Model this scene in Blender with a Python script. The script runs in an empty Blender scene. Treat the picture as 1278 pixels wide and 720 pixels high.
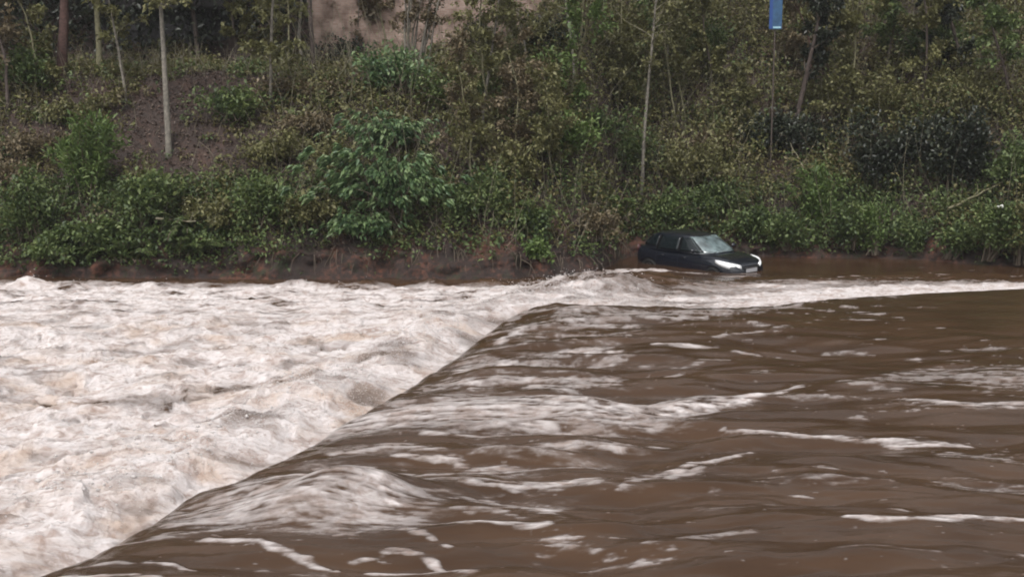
import bpy, bmesh, math, random
import numpy as np
from mathutils import Vector, Matrix, Euler

random.seed(7)
RNG = np.random.default_rng(11)
SC = bpy.context.scene
COL = SC.collection

# ------------------------------------------------------------------ camera
FPX = 1500.0                       # focal length in units of a 1278 px wide frame
CAMZ = 5.0
PITCH = math.atan(230.0 / FPX)
cam_d = bpy.data.cameras.new('camera')
cam_d.sensor_width = 36.0
cam_d.lens = 36.0 * FPX / 1278.0
cam_d.clip_end = 500.0
cam = bpy.data.objects.new('camera', cam_d)
COL.objects.link(cam)
cam.location = (0, 0, CAMZ)
cam.rotation_euler = (math.pi / 2 - PITCH, 0, 0)
SC.camera = cam

# ------------------------------------------------------------------ world, sun, exposure
world = bpy.data.worlds.new('World')
SC.world = world
world.use_nodes = True
wn, wl = world.node_tree.nodes, world.node_tree.links
for n in list(wn):
    wn.remove(n)
wo = wn.new('ShaderNodeOutputWorld')
bg = wn.new('ShaderNodeBackground')
sky = wn.new('ShaderNodeTexSky')
sky.sky_type = 'NISHITA'
sky.sun_disc = False
SUN_EL, SUN_AZ = math.radians(58), math.radians(200)
sky.sun_elevation = SUN_EL
sky.sun_rotation = SUN_AZ
sky.air_density = 1.0
sky.dust_density = 4.0
sky.ozone_density = 1.0
hs = wn.new('ShaderNodeHueSaturation')
hs.inputs['Saturation'].default_value = 0.10      # overcast: the cloud sheet takes the blue out
wl.new(sky.outputs[0], hs.inputs['Color'])
wl.new(hs.outputs[0], bg.inputs['Color'])
wl.new(bg.outputs[0], wo.inputs['Surface'])
bg.inputs['Strength'].default_value = 0.15

sun_d = bpy.data.lights.new('sun', 'SUN')
sun_d.energy = 1.1
sun_d.angle = math.radians(25)
sun_d.color = (1.0, 0.93, 0.89)
sun = bpy.data.objects.new('sun', sun_d)
COL.objects.link(sun)
# direction the light comes from: azimuth measured like the sky texture (from +Y, clockwise)
sv = Vector((math.sin(SUN_AZ) * math.cos(SUN_EL), math.cos(SUN_AZ) * math.cos(SUN_EL), math.sin(SUN_EL)))
sun.rotation_euler = sv.to_track_quat('Z', 'Y').to_euler()
sun.location = (0, -10, 30)

SC.view_settings.view_transform = 'Standard'
SC.view_settings.look = 'None'
SC.view_settings.exposure = 0.45
SC.view_settings.gamma = 1.0
SC.view_settings.use_curve_mapping = False
SC.render.engine = 'CYCLES'
SC.cycles.use_denoising = True
SC.cycles.max_bounces = 6
SC.cycles.diffuse_bounces = 3
SC.cycles.glossy_bounces = 3
SC.cycles.transmission_bounces = 3
SC.cycles.transparent_max_bounces = 6
SC.cycles.filter_width = 1.9

# ------------------------------------------------------------------ projection helpers
CP, SP = math.cos(PITCH), math.sin(PITCH)


def ray(px, py):
    a, b = (px - 639.0) / FPX, -(py - 360.0) / FPX
    return np.array([a, CP + b * SP, -SP + b * CP])


def on_level(px, py, z=0.0):
    d = ray(px, py)
    t = (z - CAMZ) / d[2]
    return d[0] * t, d[1] * t


def to_px(x, y, z):
    x, y, z = np.asarray(x, float), np.asarray(y, float), np.asarray(z, float) - CAMZ
    dep = y * CP - z * SP
    up = y * SP + z * CP
    return 639 + FPX * x / dep, 360 - FPX * up / dep


def sstep(a, b, v):
    t = np.clip((v - a) / (b - a), 0, 1)
    return t * t * (3 - 2 * t)


# ------------------------------------------------------------------ numpy gradient noise
def _hash(ix, iy, seed):
    h = (ix.astype(np.int64) * 374761393 + iy.astype(np.int64) * 668265263 + seed * 974711) & 0xFFFFFFFF
    h = ((h ^ (h >> 13)) * 1274126177) & 0xFFFFFFFF
    return ((h ^ (h >> 16)) & 0xFFFF) / 65536.0 * 2 * math.pi


def perlin(x, y, seed=0):
    x0, y0 = np.floor(x), np.floor(y)
    fx, fy = x - x0, y - y0
    u = fx * fx * fx * (fx * (fx * 6 - 15) + 10)
    v = fy * fy * fy * (fy * (fy * 6 - 15) + 10)

    def g(dx, dy):
        a = _hash(x0 + dx, y0 + dy, seed)
        return np.cos(a) * (fx - dx) + np.sin(a) * (fy - dy)
    n00, n10, n01, n11 = g(0, 0), g(1, 0), g(0, 1), g(1, 1)
    return ((n00 * (1 - u) + n10 * u) * (1 - v) + (n01 * (1 - u) + n11 * u) * v) * 1.5


def fbm(x, y, octv=4, seed=0, gain=0.5):
    r, a, tot = 0, 1.0, 0
    for o in range(octv):
        r = r + a * perlin(x * 2 ** o + 13.7 * o, y * 2 ** o - 7.1 * o, seed + o)
        tot += a
        a *= gain
    return r / tot


def ridged(x, y, octv=4, seed=0, gain=0.5):
    r, a, tot = 0, 1.0, 0
    for o in range(octv):
        n = 1 - np.abs(perlin(x * 2 ** o + 3.7 * o, y * 2 ** o + 9.1 * o, seed + o)) * 1.6
        r = r + a * n * n
        tot += a
        a *= gain
    return r / tot


# ------------------------------------------------------------------ materials
def mat(name):
    m = bpy.data.materials.new(name)
    m.use_nodes = True
    nt = m.node_tree
    b = nt.nodes['Principled BSDF']
    return m, nt, b


def solid(name, col, rough=0.6, metal=0.0, coat=0.0, ior=1.45, emit=None, noise=0.0, nscale=6.0):
    m, nt, b = mat(name)
    b.inputs['Base Color'].default_value = (*col, 1)
    b.inputs['Roughness'].default_value = rough
    b.inputs['Metallic'].default_value = metal
    b.inputs['Coat Weight'].default_value = coat
    b.inputs['IOR'].default_value = ior
    if emit:
        b.inputs['Emission Color'].default_value = (*emit[0], 1)
        b.inputs['Emission Strength'].default_value = emit[1]
    if noise:
        tc = nt.nodes.new('ShaderNodeTexCoord')
        n = nt.nodes.new('ShaderNodeTexNoise')
        n.inputs['Scale'].default_value = nscale
        n.inputs['Detail'].default_value = 5
        nt.links.new(tc.outputs['Object'], n.inputs['Vector'])
        r = nt.nodes.new('ShaderNodeValToRGB')
        r.color_ramp.elements[0].position = 0.3
        r.color_ramp.elements[1].position = 0.7
        r.color_ramp.elements[0].color = (*[c * (1 - noise) for c in col], 1)
        r.color_ramp.elements[1].color = (*[min(1, c * (1 + noise)) for c in col], 1)
        nt.links.new(n.outputs['Fac'], r.inputs['Fac'])
        nt.links.new(r.outputs[0], b.inputs['Base Color'])
        bp = nt.nodes.new('ShaderNodeBump')
        bp.inputs['Strength'].default_value = 0.4
        bp.inputs['Distance'].default_value = 0.02
        nt.links.new(n.outputs['Fac'], bp.inputs['Height'])
        nt.links.new(bp.outputs[0], b.inputs['Normal'])
    return m


def leaf_mat(name, cols, rough=0.5, transl=0.25, patch=0.35):
    """each leaf its own tint (random per island), drifting over the plant in patches"""
    m, nt, b = mat(name)
    L = nt.links
    geo = nt.nodes.new('ShaderNodeNewGeometry')
    n = nt.nodes.new('ShaderNodeTexNoise')
    n.inputs['Scale'].default_value = 0.9
    n.inputs['Detail'].default_value = 2
    L.new(geo.outputs['Position'], n.inputs['Vector'])
    mix = nt.nodes.new('ShaderNodeMath')
    mix.operation = 'MULTIPLY_ADD'
    mix.inputs[1].default_value = 1 - patch
    L.new(geo.outputs['Random Per Island'], mix.inputs[0])
    sc = nt.nodes.new('ShaderNodeMapRange')
    sc.inputs['From Min'].default_value = 0.3
    sc.inputs['From Max'].default_value = 0.7
    sc.inputs['To Min'].default_value = 0.0
    sc.inputs['To Max'].default_value = patch
    L.new(n.outputs['Fac'], sc.inputs['Value'])
    L.new(sc.outputs[0], mix.inputs[2])
    r = nt.nodes.new('ShaderNodeValToRGB')
    els = r.color_ramp.elements
    while len(els) < len(cols):
        els.new(0.5)
    for i, c in enumerate(cols):
        els[i].position = i / (len(cols) - 1)
        els[i].color = (*c, 1)
    L.new(mix.outputs[0], r.inputs['Fac'])
    L.new(r.outputs[0], b.inputs['Base Color'])
    b.inputs['Roughness'].default_value = rough
    b.inputs['Specular IOR Level'].default_value = 0.45
    tr = nt.nodes.new('ShaderNodeBsdfTranslucent')
    L.new(r.outputs[0], tr.inputs['Color'])
    ms = nt.nodes.new('ShaderNodeMixShader')
    ms.inputs[0].default_value = transl
    L.new(b.outputs[0], ms.inputs[1])
    L.new(tr.outputs[0], ms.inputs[2])
    L.new(ms.outputs[0], nt.nodes['Material Output'].inputs['Surface'])
    return m


M = {}
M['bark_pale'] = solid('bark_pale', (0.17, 0.155, 0.13), 0.85, noise=0.45, nscale=9)
M['bark_dark'] = solid('bark_dark', (0.075, 0.058, 0.05), 0.9, noise=0.4, nscale=9)
M['bark_red'] = solid('bark_red', (0.10, 0.058, 0.05), 0.9, noise=0.4, nscale=9)
M['bark_olive'] = solid('bark_olive', (0.17, 0.16, 0.095), 0.85, noise=0.4, nscale=9)
M['twig'] = solid('twig', (0.12, 0.095, 0.07), 0.9)
M['twig_pale'] = solid('twig_pale', (0.22, 0.20, 0.14), 0.85, noise=0.3)
M['leaf_olive'] = leaf_mat('leaf_olive', [(0.055, 0.058, 0.024), (0.12, 0.12, 0.044), (0.17, 0.165, 0.065), (0.29, 0.28, 0.14)])
M['leaf_autumn'] = leaf_mat('leaf_autumn', [(0.06, 0.042, 0.028), (0.12, 0.095, 0.05), (0.17, 0.135, 0.075), (0.29, 0.23, 0.15)])
M['leaf_green'] = leaf_mat('leaf_green', [(0.022, 0.038, 0.015), (0.065, 0.10, 0.034), (0.12, 0.165, 0.052), (0.22, 0.26, 0.10)])
M['leaf_bright'] = leaf_mat('leaf_bright', [(0.04, 0.07, 0.022), (0.09, 0.145, 0.038), (0.135, 0.20, 0.055), (0.22, 0.28, 0.10)])
M['leaf_blue'] = leaf_mat('leaf_blue', [(0.022, 0.045, 0.022), (0.07, 0.13, 0.055), (0.15, 0.225, 0.09), (0.30, 0.38, 0.20)], rough=0.4)
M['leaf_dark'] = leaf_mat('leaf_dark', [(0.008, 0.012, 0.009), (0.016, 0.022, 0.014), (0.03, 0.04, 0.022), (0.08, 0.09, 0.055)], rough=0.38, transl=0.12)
M['leaf_litter'] = leaf_mat('leaf_litter', [(0.03, 0.02, 0.017), (0.06, 0.042, 0.034), (0.10, 0.07, 0.052), (0.19, 0.14, 0.11)], transl=0.05)
M['leaf_scrub'] = leaf_mat('leaf_scrub', [(0.07, 0.055, 0.032), (0.145, 0.12, 0.055), (0.145, 0.14, 0.048), (0.085, 0.11, 0.038), (0.27, 0.24, 0.12)], patch=0.6)


# ------------------------------------------------------------------ mesh helpers
def tag(o, label=None, cat=None, group=None, kind=None):
    if label: o['label'] = label
    if cat: o['category'] = cat
    if group: o['group'] = group
    if kind: o['kind'] = kind
    return o


def link_mesh(name, me, m, parent=None, smooth=False):
    me.materials.append(m)
    if smooth:
        me.polygons.foreach_set('use_smooth', [True] * len(me.polygons))
    o = bpy.data.objects.new(name, me)
    COL.objects.link(o)
    if parent:
        o.parent = parent
    return o


def np_mesh(name, V, F):
    """V (n,3), F (m,k) with k constant"""
    V = np.asarray(V, np.float32)
    F = np.asarray(F, np.int32)
    me = bpy.data.meshes.new(name)
    me.vertices.add(len(V))
    me.vertices.foreach_set('co', V.ravel())
    k = F.shape[1]
    me.loops.add(F.size)
    me.loops.foreach_set('vertex_index', F.ravel())
    me.polygons.add(len(F))
    me.polygons.foreach_set('loop_start', np.arange(0, F.size, k, dtype=np.int32))
    me.polygons.foreach_set('loop_total', np.full(len(F), k, dtype=np.int32))
    me.update(calc_edges=True)
    me.validate()
    return me


def unit(v):
    return v / np.maximum(np.linalg.norm(v, axis=-1, keepdims=True), 1e-9)


def leaves(P, A, size, aspect=0.45, fold=0.18, up=None):
    """a folded four-vertex leaf at every P along axis A; returns V, F (triangles)"""
    n = len(P)
    A = unit(A)
    if up is None:
        up = np.tile([0, 0, 1.0], (n, 1)) + RNG.normal(0, 0.5, (n, 3))
    S = unit(np.cross(A, up))
    N = np.cross(S, A)
    size = np.broadcast_to(np.asarray(size, float), (n,))[:, None]
    w = size * aspect * 0.5
    mid = P + A * size * 0.45
    V = np.stack([P, mid + S * w + N * size * fold, P + A * size - N * size * 0.08, mid - S * w + N * size * fold], 1)
    base = np.arange(n)[:, None] * 4
    F = np.concatenate([base + [0, 1, 2], base + [0, 2, 3]], 0)
    return V.reshape(-1, 3), F


class Tubes:
    def __init__(s, sides=5):
        s.V, s.F, s.k, s.n = [], [], sides, 0

    def add(s, pts, radii):
        pts = np.asarray(pts, float)
        T = unit(np.gradient(pts, axis=0))
        ref = np.array([0.3, 0.9, 0.1])
        X = unit(np.cross(T, ref))
        Y = np.cross(T, X)
        a = np.arange(s.k) * 2 * math.pi / s.k
        R = np.asarray(radii, float)[:, None, None]
        ring = pts[:, None, :] + R * (np.cos(a)[None, :, None] * X[:, None, :] + np.sin(a)[None, :, None] * Y[:, None, :])
        m = len(pts)
        s.V.append(ring.reshape(-1, 3))
        i = np.arange(m - 1)[:, None] * s.k
        j = np.arange(s.k)[None, :]
        jn = (j + 1) % s.k
        q = np.stack([i + j, i + jn, i + s.k + jn, i + s.k + j], -1).reshape(-1, 4) + s.n
        s.F.append(q)
        s.n += m * s.k

    def build(s, name, m, parent=None):
        return link_mesh(name, np_mesh(name, np.concatenate(s.V), np.concatenate(s.F)), m, parent, True)


def curve_path(p0, d0, length, n=7, wob=0.15, lift=0.0):
    """a wandering polyline; lift>0 bends up, <0 droops"""
    pts = [np.array(p0, float)]
    d = np.array(d0, float)
    for i in range(n):
        d = d + RNG.normal(0, wob, 3) + np.array([0, 0, lift / n])
        d = d / np.linalg.norm(d)
        pts.append(pts[-1] + d * length / n)
    return np.array(pts)


def sample_path(p, t):
    t = np.asarray(t) * (len(p) - 1)
    i = np.clip(t.astype(int), 0, len(p) - 2)
    f = (t - i)[:, None]
    return p[i] * (1 - f) + p[i + 1] * f, unit(p[i + 1] - p[i])


# ------------------------------------------------------------------ terrain
ZW = -0.6                       # level of the water below the weir


def edge_y(x):
    x = np.asarray(x, float)
    e = np.interp(x, [-60, -16, -8, 0, 2.6, 4.4, 7.6, 10, 14, 16.5, 19, 60], [39.6, 39.0, 38.4, 38.3, 39.6, 44.4, 44.6, 44.0, 43.6, 42.0, 40.8, 40.0])
    return e + 0.25 * perlin(x * 0.7, x * 0 + 2.2, 41) + 0.12 * perlin(x * 2.1, x * 0 + 5.2, 42)


DL = [-60, -1.0, 0, 0.45, 1.0, 2.2, 7.3, 8.2, 12.5, 22, 45, 90]
ZL = [-1.7, -0.95, -0.62, 0.15, 0.62, 1.7, 5.95, 6.2, 6.3, 12.5, 22, 34]
DR = [-60, -1.0, 0, 0.5, 1.5, 3.0, 6.0, 9.5, 15, 24, 45, 90]
ZR = [-1.7, -0.95, -0.62, -0.2, 0.55, 1.8, 4.6, 7.6, 11, 15, 23, 34]


def terrain_z(x, y):
    x, y = np.asarray(x, float), np.asarray(y, float)
    d = y - edge_y(x)
    w = sstep(-3.5, 3.5, x)
    z = np.interp(d, DL, ZL) * (1 - w) + np.interp(d, DR, ZR) * w
    amp = sstep(0.2, 2.0, d)
    z = z + amp * (0.35 * fbm(x * 0.35, y * 0.35, 3, 51) + 0.18 * fbm(x * 1.3, y * 1.3, 3, 52))
    z = z + sstep(-0.2, 0.3, d) * (1 - amp) * 0.2 * fbm(x * 2.2, y * 2.2, 3, 53)
    return z


def place(px, py):
    d = ray(px, py)
    t = np.arange(36.0, 95.0, 0.05)
    X, Y, Z = d[0] * t, d[1] * t, CAMZ + d[2] * t
    T = terrain_z(X, Y)
    hit = np.nonzero((Z < T) & (Y > edge_y(X) - 0.2))[0]
    k = hit[0] if len(hit) else -1
    return float(X[k]), float(Y[k]), float(T[k])


def build_bank():
    xs = np.concatenate([np.linspace(-70, -22, 40)[:-1], np.linspace(-22, 24, 420), np.linspace(24, 75, 40)[1:]])
    ds = np.concatenate([np.linspace(-30, -1, 8)[:-1], np.linspace(-1, 3, 60), np.linspace(3, 16, 110)[1:], np.linspace(16, 70, 60)[1:]])
    X, D = np.meshgrid(xs, ds)
    Y = edge_y(X) + D
    # overhanging, gouged river cut
    Z = terrain_z(X, Y)
    cut = np.exp(-((D - 0.35) / 0.45) ** 2)
    Y = Y + cut * (0.7 * fbm(X * 1.1, Z * 2.0, 4, 61) + 0.16 * ridged(X * 3.5, Z * 6, 3, 62))
    n, m = X.shape
    V = np.stack([X, Y, Z], -1).reshape(-1, 3)
    i = np.arange(n - 1)[:, None] * m + np.arange(m - 1)[None]
    F = np.stack([i, i + 1, i + m + 1, i + m], -1).reshape(-1, 4)
    me = np_mesh('river_bank', V, F)
    mt, nt, b = mat('earth')
    L = nt.links
    geo = nt.nodes.new('ShaderNodeNewGeometry')
    n1 = nt.nodes.new('ShaderNodeTexNoise'); n1.inputs['Scale'].default_value = 0.8; n1.inputs['Detail'].default_value = 7
    n1.inputs['Roughness'].default_value = 0.65
    L.new(geo.outputs['Position'], n1.inputs['Vector'])
    n2 = nt.nodes.new('ShaderNodeTexNoise'); n2.inputs['Scale'].default_value = 6; n2.inputs['Detail'].default_value = 6
    n2.inputs['Roughness'].default_value = 0.7
    L.new(geo.outputs['Position'], n2.inputs['Vector'])
    r = nt.nodes.new('ShaderNodeValToRGB')
    e = r.color_ramp.elements
    e[0].position, e[0].color = 0.3, (0.014, 0.009, 0.007, 1)
    e[1].position, e[1].color = 0.72, (0.085, 0.043, 0.027, 1)
    e.new(0.5).color = (0.034, 0.020, 0.015, 1)
    ad = nt.nodes.new('ShaderNodeMath'); ad.operation = 'MULTIPLY_ADD'; ad.inputs[1].default_value = 0.5
    L.new(n1.outputs['Fac'], ad.inputs[0])
    hm = nt.nodes.new('ShaderNodeMath'); hm.operation = 'MULTIPLY'; hm.inputs[1].default_value = 0.5
    L.new(n2.outputs['Fac'], hm.inputs[0]); L.new(hm.outputs[0], ad.inputs[2])
    L.new(ad.outputs[0], r.inputs['Fac'])
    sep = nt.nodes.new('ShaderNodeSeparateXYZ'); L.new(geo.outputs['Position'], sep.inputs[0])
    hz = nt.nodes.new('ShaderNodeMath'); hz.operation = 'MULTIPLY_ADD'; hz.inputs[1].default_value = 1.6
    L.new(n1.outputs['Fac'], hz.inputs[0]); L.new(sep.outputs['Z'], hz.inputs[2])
    cut_shade = nt.nodes.new('ShaderNodeMapRange'); cut_shade.inputs['From Min'].default_value = 1.1; cut_shade.inputs['From Max'].default_value = 2.4  # height blend to redder low earth, with the cut's shade painted in
    L.new(hz.outputs[0], cut_shade.inputs['Value'])
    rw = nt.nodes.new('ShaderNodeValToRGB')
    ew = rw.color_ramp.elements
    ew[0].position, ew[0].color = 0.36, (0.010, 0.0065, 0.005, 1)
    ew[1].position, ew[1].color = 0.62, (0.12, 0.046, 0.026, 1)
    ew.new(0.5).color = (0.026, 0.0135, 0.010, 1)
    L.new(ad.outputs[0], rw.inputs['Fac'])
    n3 = nt.nodes.new('ShaderNodeTexNoise'); n3.inputs['Scale'].default_value = 1.7; n3.inputs['Detail'].default_value = 6; n3.inputs['Roughness'].default_value = 0.7
    L.new(geo.outputs['Position'], n3.inputs['Vector'])
    ms = nt.nodes.new('ShaderNodeMapRange'); ms.inputs['From Min'].default_value = 0.54; ms.inputs['From Max'].default_value = 0.62; ms.inputs['To Max'].default_value = 0.8
    L.new(n3.outputs['Fac'], ms.inputs['Value'])
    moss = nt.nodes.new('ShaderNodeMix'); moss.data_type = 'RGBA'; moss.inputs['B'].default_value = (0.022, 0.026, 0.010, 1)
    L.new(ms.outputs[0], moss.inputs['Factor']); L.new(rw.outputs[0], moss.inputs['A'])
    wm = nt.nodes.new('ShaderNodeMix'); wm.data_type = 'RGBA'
    L.new(cut_shade.outputs[0], wm.inputs['Factor']); L.new(moss.outputs['Result'], wm.inputs['A']); L.new(r.outputs[0], wm.inputs['B'])
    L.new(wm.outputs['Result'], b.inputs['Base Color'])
    b.inputs['Roughness'].default_value = 0.8
    bp = nt.nodes.new('ShaderNodeBump'); bp.inputs['Strength'].default_value = 0.8; bp.inputs['Distance'].default_value = 0.16
    L.new(ad.outputs[0], bp.inputs['Height']); L.new(bp.outputs[0], b.inputs['Normal'])
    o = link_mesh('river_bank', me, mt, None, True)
    tag(o, 'steep reddish brown earth river bank under the scrub', 'river bank', kind='structure')


build_bank()

# ------------------------------------------------------------------ the river
CREST_PX = [(-260, 850), (-80, 760), (20, 718), (100, 692), (180, 651), (245, 614), (330, 577), (395, 546), (440, 520), (520, 474), (590, 430),
            (630, 399), (658, 381), (695, 377), (735, 378), (800, 381), (870, 383), (930, 381), (985, 378), (1040, 372), (1100, 367.5), (1180, 363), (1278, 359)]
CREST = [on_level(px, py, -0.02) for px, py in CREST_PX]
CREST = [(-14.0, -4.0)] + CREST + [(40.0, 33.0), (90.0, 34.0)]
CREST = np.array(CREST)


def crest_sd(x, y):
    """distance to the weir crest, positive downstream"""
    best = np.full(x.shape, 1e9)
    for (x0, y0), (x1, y1) in zip(CREST[:-1], CREST[1:]):
        dx, dy = x1 - x0, y1 - y0
        t = np.clip(((x - x0) * dx + (y - y0) * dy) / (dx * dx + dy * dy), 0, 1)
        best = np.minimum(best, (x - x0 - t * dx) ** 2 + (y - y0 - t * dy) ** 2)
    best = np.sqrt(best)
    poly = np.concatenate([CREST, [[90, -60], [-14, -60]]])
    inside = np.zeros(x.shape, bool)
    for i in range(len(poly)):
        (x0, y0), (x1, y1) = poly[i], poly[(i + 1) % len(poly)]
        if y0 == y1:
            continue
        c = ((y0 > y) != (y1 > y)) & (x < (x1 - x0) * (y - y0) / (y1 - y0) + x0)
        inside ^= c
    return np.where(inside, -best, best)


# foam drawn on the upper water: (points as surveyed, half thickness at each point, strength, raggedness)
# survey coordinates are the picture's; they are turned into positions on the water once, here
STROKES = [
    # long tongue of broken foam across the middle
    ([(450, 520, 20), (560, 514, 27), (680, 518, 27), (780, 517, 22), (850, 512, 13), (920, 501, 6), (990, 484, 3)], 0.80, 0.35),
    ([(830, 517, 6), (900, 506, 5), (960, 494, 4), (992, 484, 3)], 1.0, 0.3),
    ([(540, 540, 5), (640, 541, 4), (770, 540, 4)], 0.7, 0.6),
    ([(500, 495, 4), (600, 491, 3), (700, 499, 3)], 0.55, 0.6),
    # grey rippled patch on the right
    ([(1100, 475, 7), (1180, 468, 12), (1250, 474, 18), (1330, 478, 20)], 0.45, 1.3),
    ([(1130, 500, 2), (1200, 508, 3), (1290, 510, 4)], 0.85, 0.5),
    ([(985, 498, 4), (1060, 500, 3), (1130, 500, 2)], 0.35, 1.0),
    ([(1060, 486, 4), (1110, 488, 5)], 0.4, 1.0),
    # long thin lines
    ([(905, 537, 2.0), (975, 542, 3), (1060, 548, 2.6), (1130, 553, 3), (1205, 556, 2.6)], 0.9, 0.4),
    ([(1060, 655, 2.5), (1130, 656, 3.5), (1290, 653, 3.5)], 0.9, 0.35),
    ([(770, 596, 3), (840, 586, 4), (890, 570, 3), (935, 562, 2)], 0.8, 0.5),
    ([(770, 613, 2), (820, 600, 4), (870, 583, 3)], 0.6, 0.6),
    ([(940, 596, 2), (1010, 599, 3), (1080, 600, 2)], 0.35, 0.7),
    ([(820, 432, 2.5), (855, 433, 4), (892, 434, 2)], 0.95, 0.3),
    ([(915, 452, 1.6), (960, 437, 2), (985, 428, 1)], 0.0, 0.3),
    ([(890, 422, 1.4), (940, 415, 1.8), (985, 406, 1.2)], 0.55, 0.5),
    ([(990, 434, 1.6), (1050, 434, 2), (1090, 436, 1.5)], 0.4, 0.6),
    ([(1175, 436, 2), (1230, 434, 2.2), (1290, 434, 2)], 0.4, 0.9),
    ([(800, 452, 1.5), (850, 455, 2), (910, 449, 1.5)], 0.35, 0.6),
    ([(810, 684, 3), (860, 676, 5), (930, 664, 4)], 0.4, 0.9),
    ([(1040, 690, 3), (1100, 686, 3), (1170, 690, 2)], 0.25, 0.9),
    ([(880, 636, 3), (960, 630, 4), (1040, 634, 3)], 0.25, 1.0),
    ([(1150, 600, 4), (1220, 606, 8), (1290, 610, 9)], 0.3, 1.3),
    ([(1180, 570, 3), (1240, 574, 5), (1290, 578, 6)], 0.4, 1.2),
    # by the crest, far end
    ([(640, 392, 3), (665, 384, 4), (700, 386, 3)], 0.6, 0.5),
    ([(628, 420, 3), (655, 408, 5), (680, 404, 2)], 0.8, 0.4),
    ([(700, 402, 4), (740, 406, 5), (790, 410, 3)], 0.75, 0.8),
    ([(700, 434, 4), (735, 437, 6), (765, 440, 3)], 0.9, 0.5),
    ([(590, 446, 7), (640, 452, 6), (720, 455, 6), (770, 450, 4)], 0.5, 0.7),
    ([(540, 474, 5), (620, 471, 4), (740, 474, 5), (840, 472, 3)], 0.65, 0.6),
    ([(670, 482, 5), (715, 484, 6), (760, 480, 4)], 0.7, 0.8),
    ([(580, 458, 4), (610, 452, 6), (640, 450, 3)], 0.9, 0.4),
    ([(760, 398, 2), (820, 400, 3), (880, 397, 2)], 0.6, 0.8),
    ([(890, 391, 2), (950, 386, 3), (1000, 378, 2)], 0.6, 0.8),
    # grey film running on to the broken corner of the crest
    ([(690, 384, 5), (740, 388, 7), (820, 390, 7), (900, 389, 6), (960, 384, 4)], 0.55, 0.7),
    ([(700, 394, 3), (760, 400, 4), (830, 399, 4)], 0.5, 0.9),
    # streaks under the tongue
    ([(420, 560, 4), (480, 556, 7), (540, 560, 5)], 0.6, 0.7),
    ([(500, 566, 3), (560, 570, 5), (575, 575, 3)], 0.8, 0.4),
    ([(590, 588, 4), (640, 584, 5), (740, 582, 4), (750, 580, 2)], 0.75, 0.5),
    ([(640, 560, 4), (700, 560, 5), (770, 558, 3)], 0.7, 0.7),
    ([(600, 578, 4), (625, 578, 5), (650, 580, 3)], 0.7, 0.8),
    ([(450, 595, 3), (520, 600, 4), (600, 604, 4)], 0.55, 0.7),
    ([(590, 606, 7), (660, 606, 9), (730, 604, 5)], 0.7, 0.8),
    ([(620, 622, 6), (650, 630, 9), (680, 640, 6)], 0.75, 0.9),
    ([(660, 603, 3), (710, 604, 4), (750, 600, 3)], 0.9, 0.4),
    ([(530, 655, 2), (590, 660, 3), (680, 662, 3)], 0.8, 0.4),
    ([(570, 636, 3), (620, 640, 3), (650, 650, 3)], 0.5, 0.6),
    ([(400, 578, 3), (440, 580, 5), (480, 590, 5), (560, 592, 3)], 0.65, 0.6),
    ([(500, 620, 3), (550, 618, 3), (600, 625, 3)], 0.4, 0.7),
    # the standing wave at the lower left
    ([(280, 640, 14), (340, 628, 30), (390, 632, 36), (430, 640, 30), (465, 628, 22), (492, 636, 8)], 0.72, 0.15),
    ([(350, 606, 5), (375, 600, 5), (405, 604, 6), (440, 612, 5), (470, 618, 5), (498, 640, 3)], 1.0, 0.3),
    ([(215, 640, 7), (260, 628, 12), (310, 612, 12)], 0.6, 0.8),
    ([(260, 668, 4), (320, 676, 3), (380, 690, 3), (420, 706, 2)], 0.8, 0.4),
    ([(150, 668, 3), (220, 658, 4), (300, 654, 3)], 0.5, 0.7),
    ([(100, 694, 2), (150, 692, 2.5), (180, 692, 2)], 0.6, 0.4),
    ([(175, 692, 2), (210, 698, 2.5), (240, 706, 2)], 0.7, 0.4),
    ([(30, 714, 3), (90, 710, 4), (160, 716, 4), (190, 722, 4)], 0.8, 0.4),
    ([(440, 692, 2), (490, 683, 3), (530, 690, 2.5), (570, 704, 2)], 0.75, 0.4),
    ([(420, 668, 2), (470, 660, 2.5), (520, 668, 3), (560, 682, 2)], 0.6, 0.4),
    ([(465, 712, 3), (530, 706, 3), (590, 720, 4)], 0.8, 0.4),
    ([(330, 700, 3), (400, 716, 3), (440, 730, 3)], 0.4, 0.5),
    ([(620, 700, 2), (700, 708, 2), (780, 702, 2)], 0.3, 0.7),
]


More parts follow.
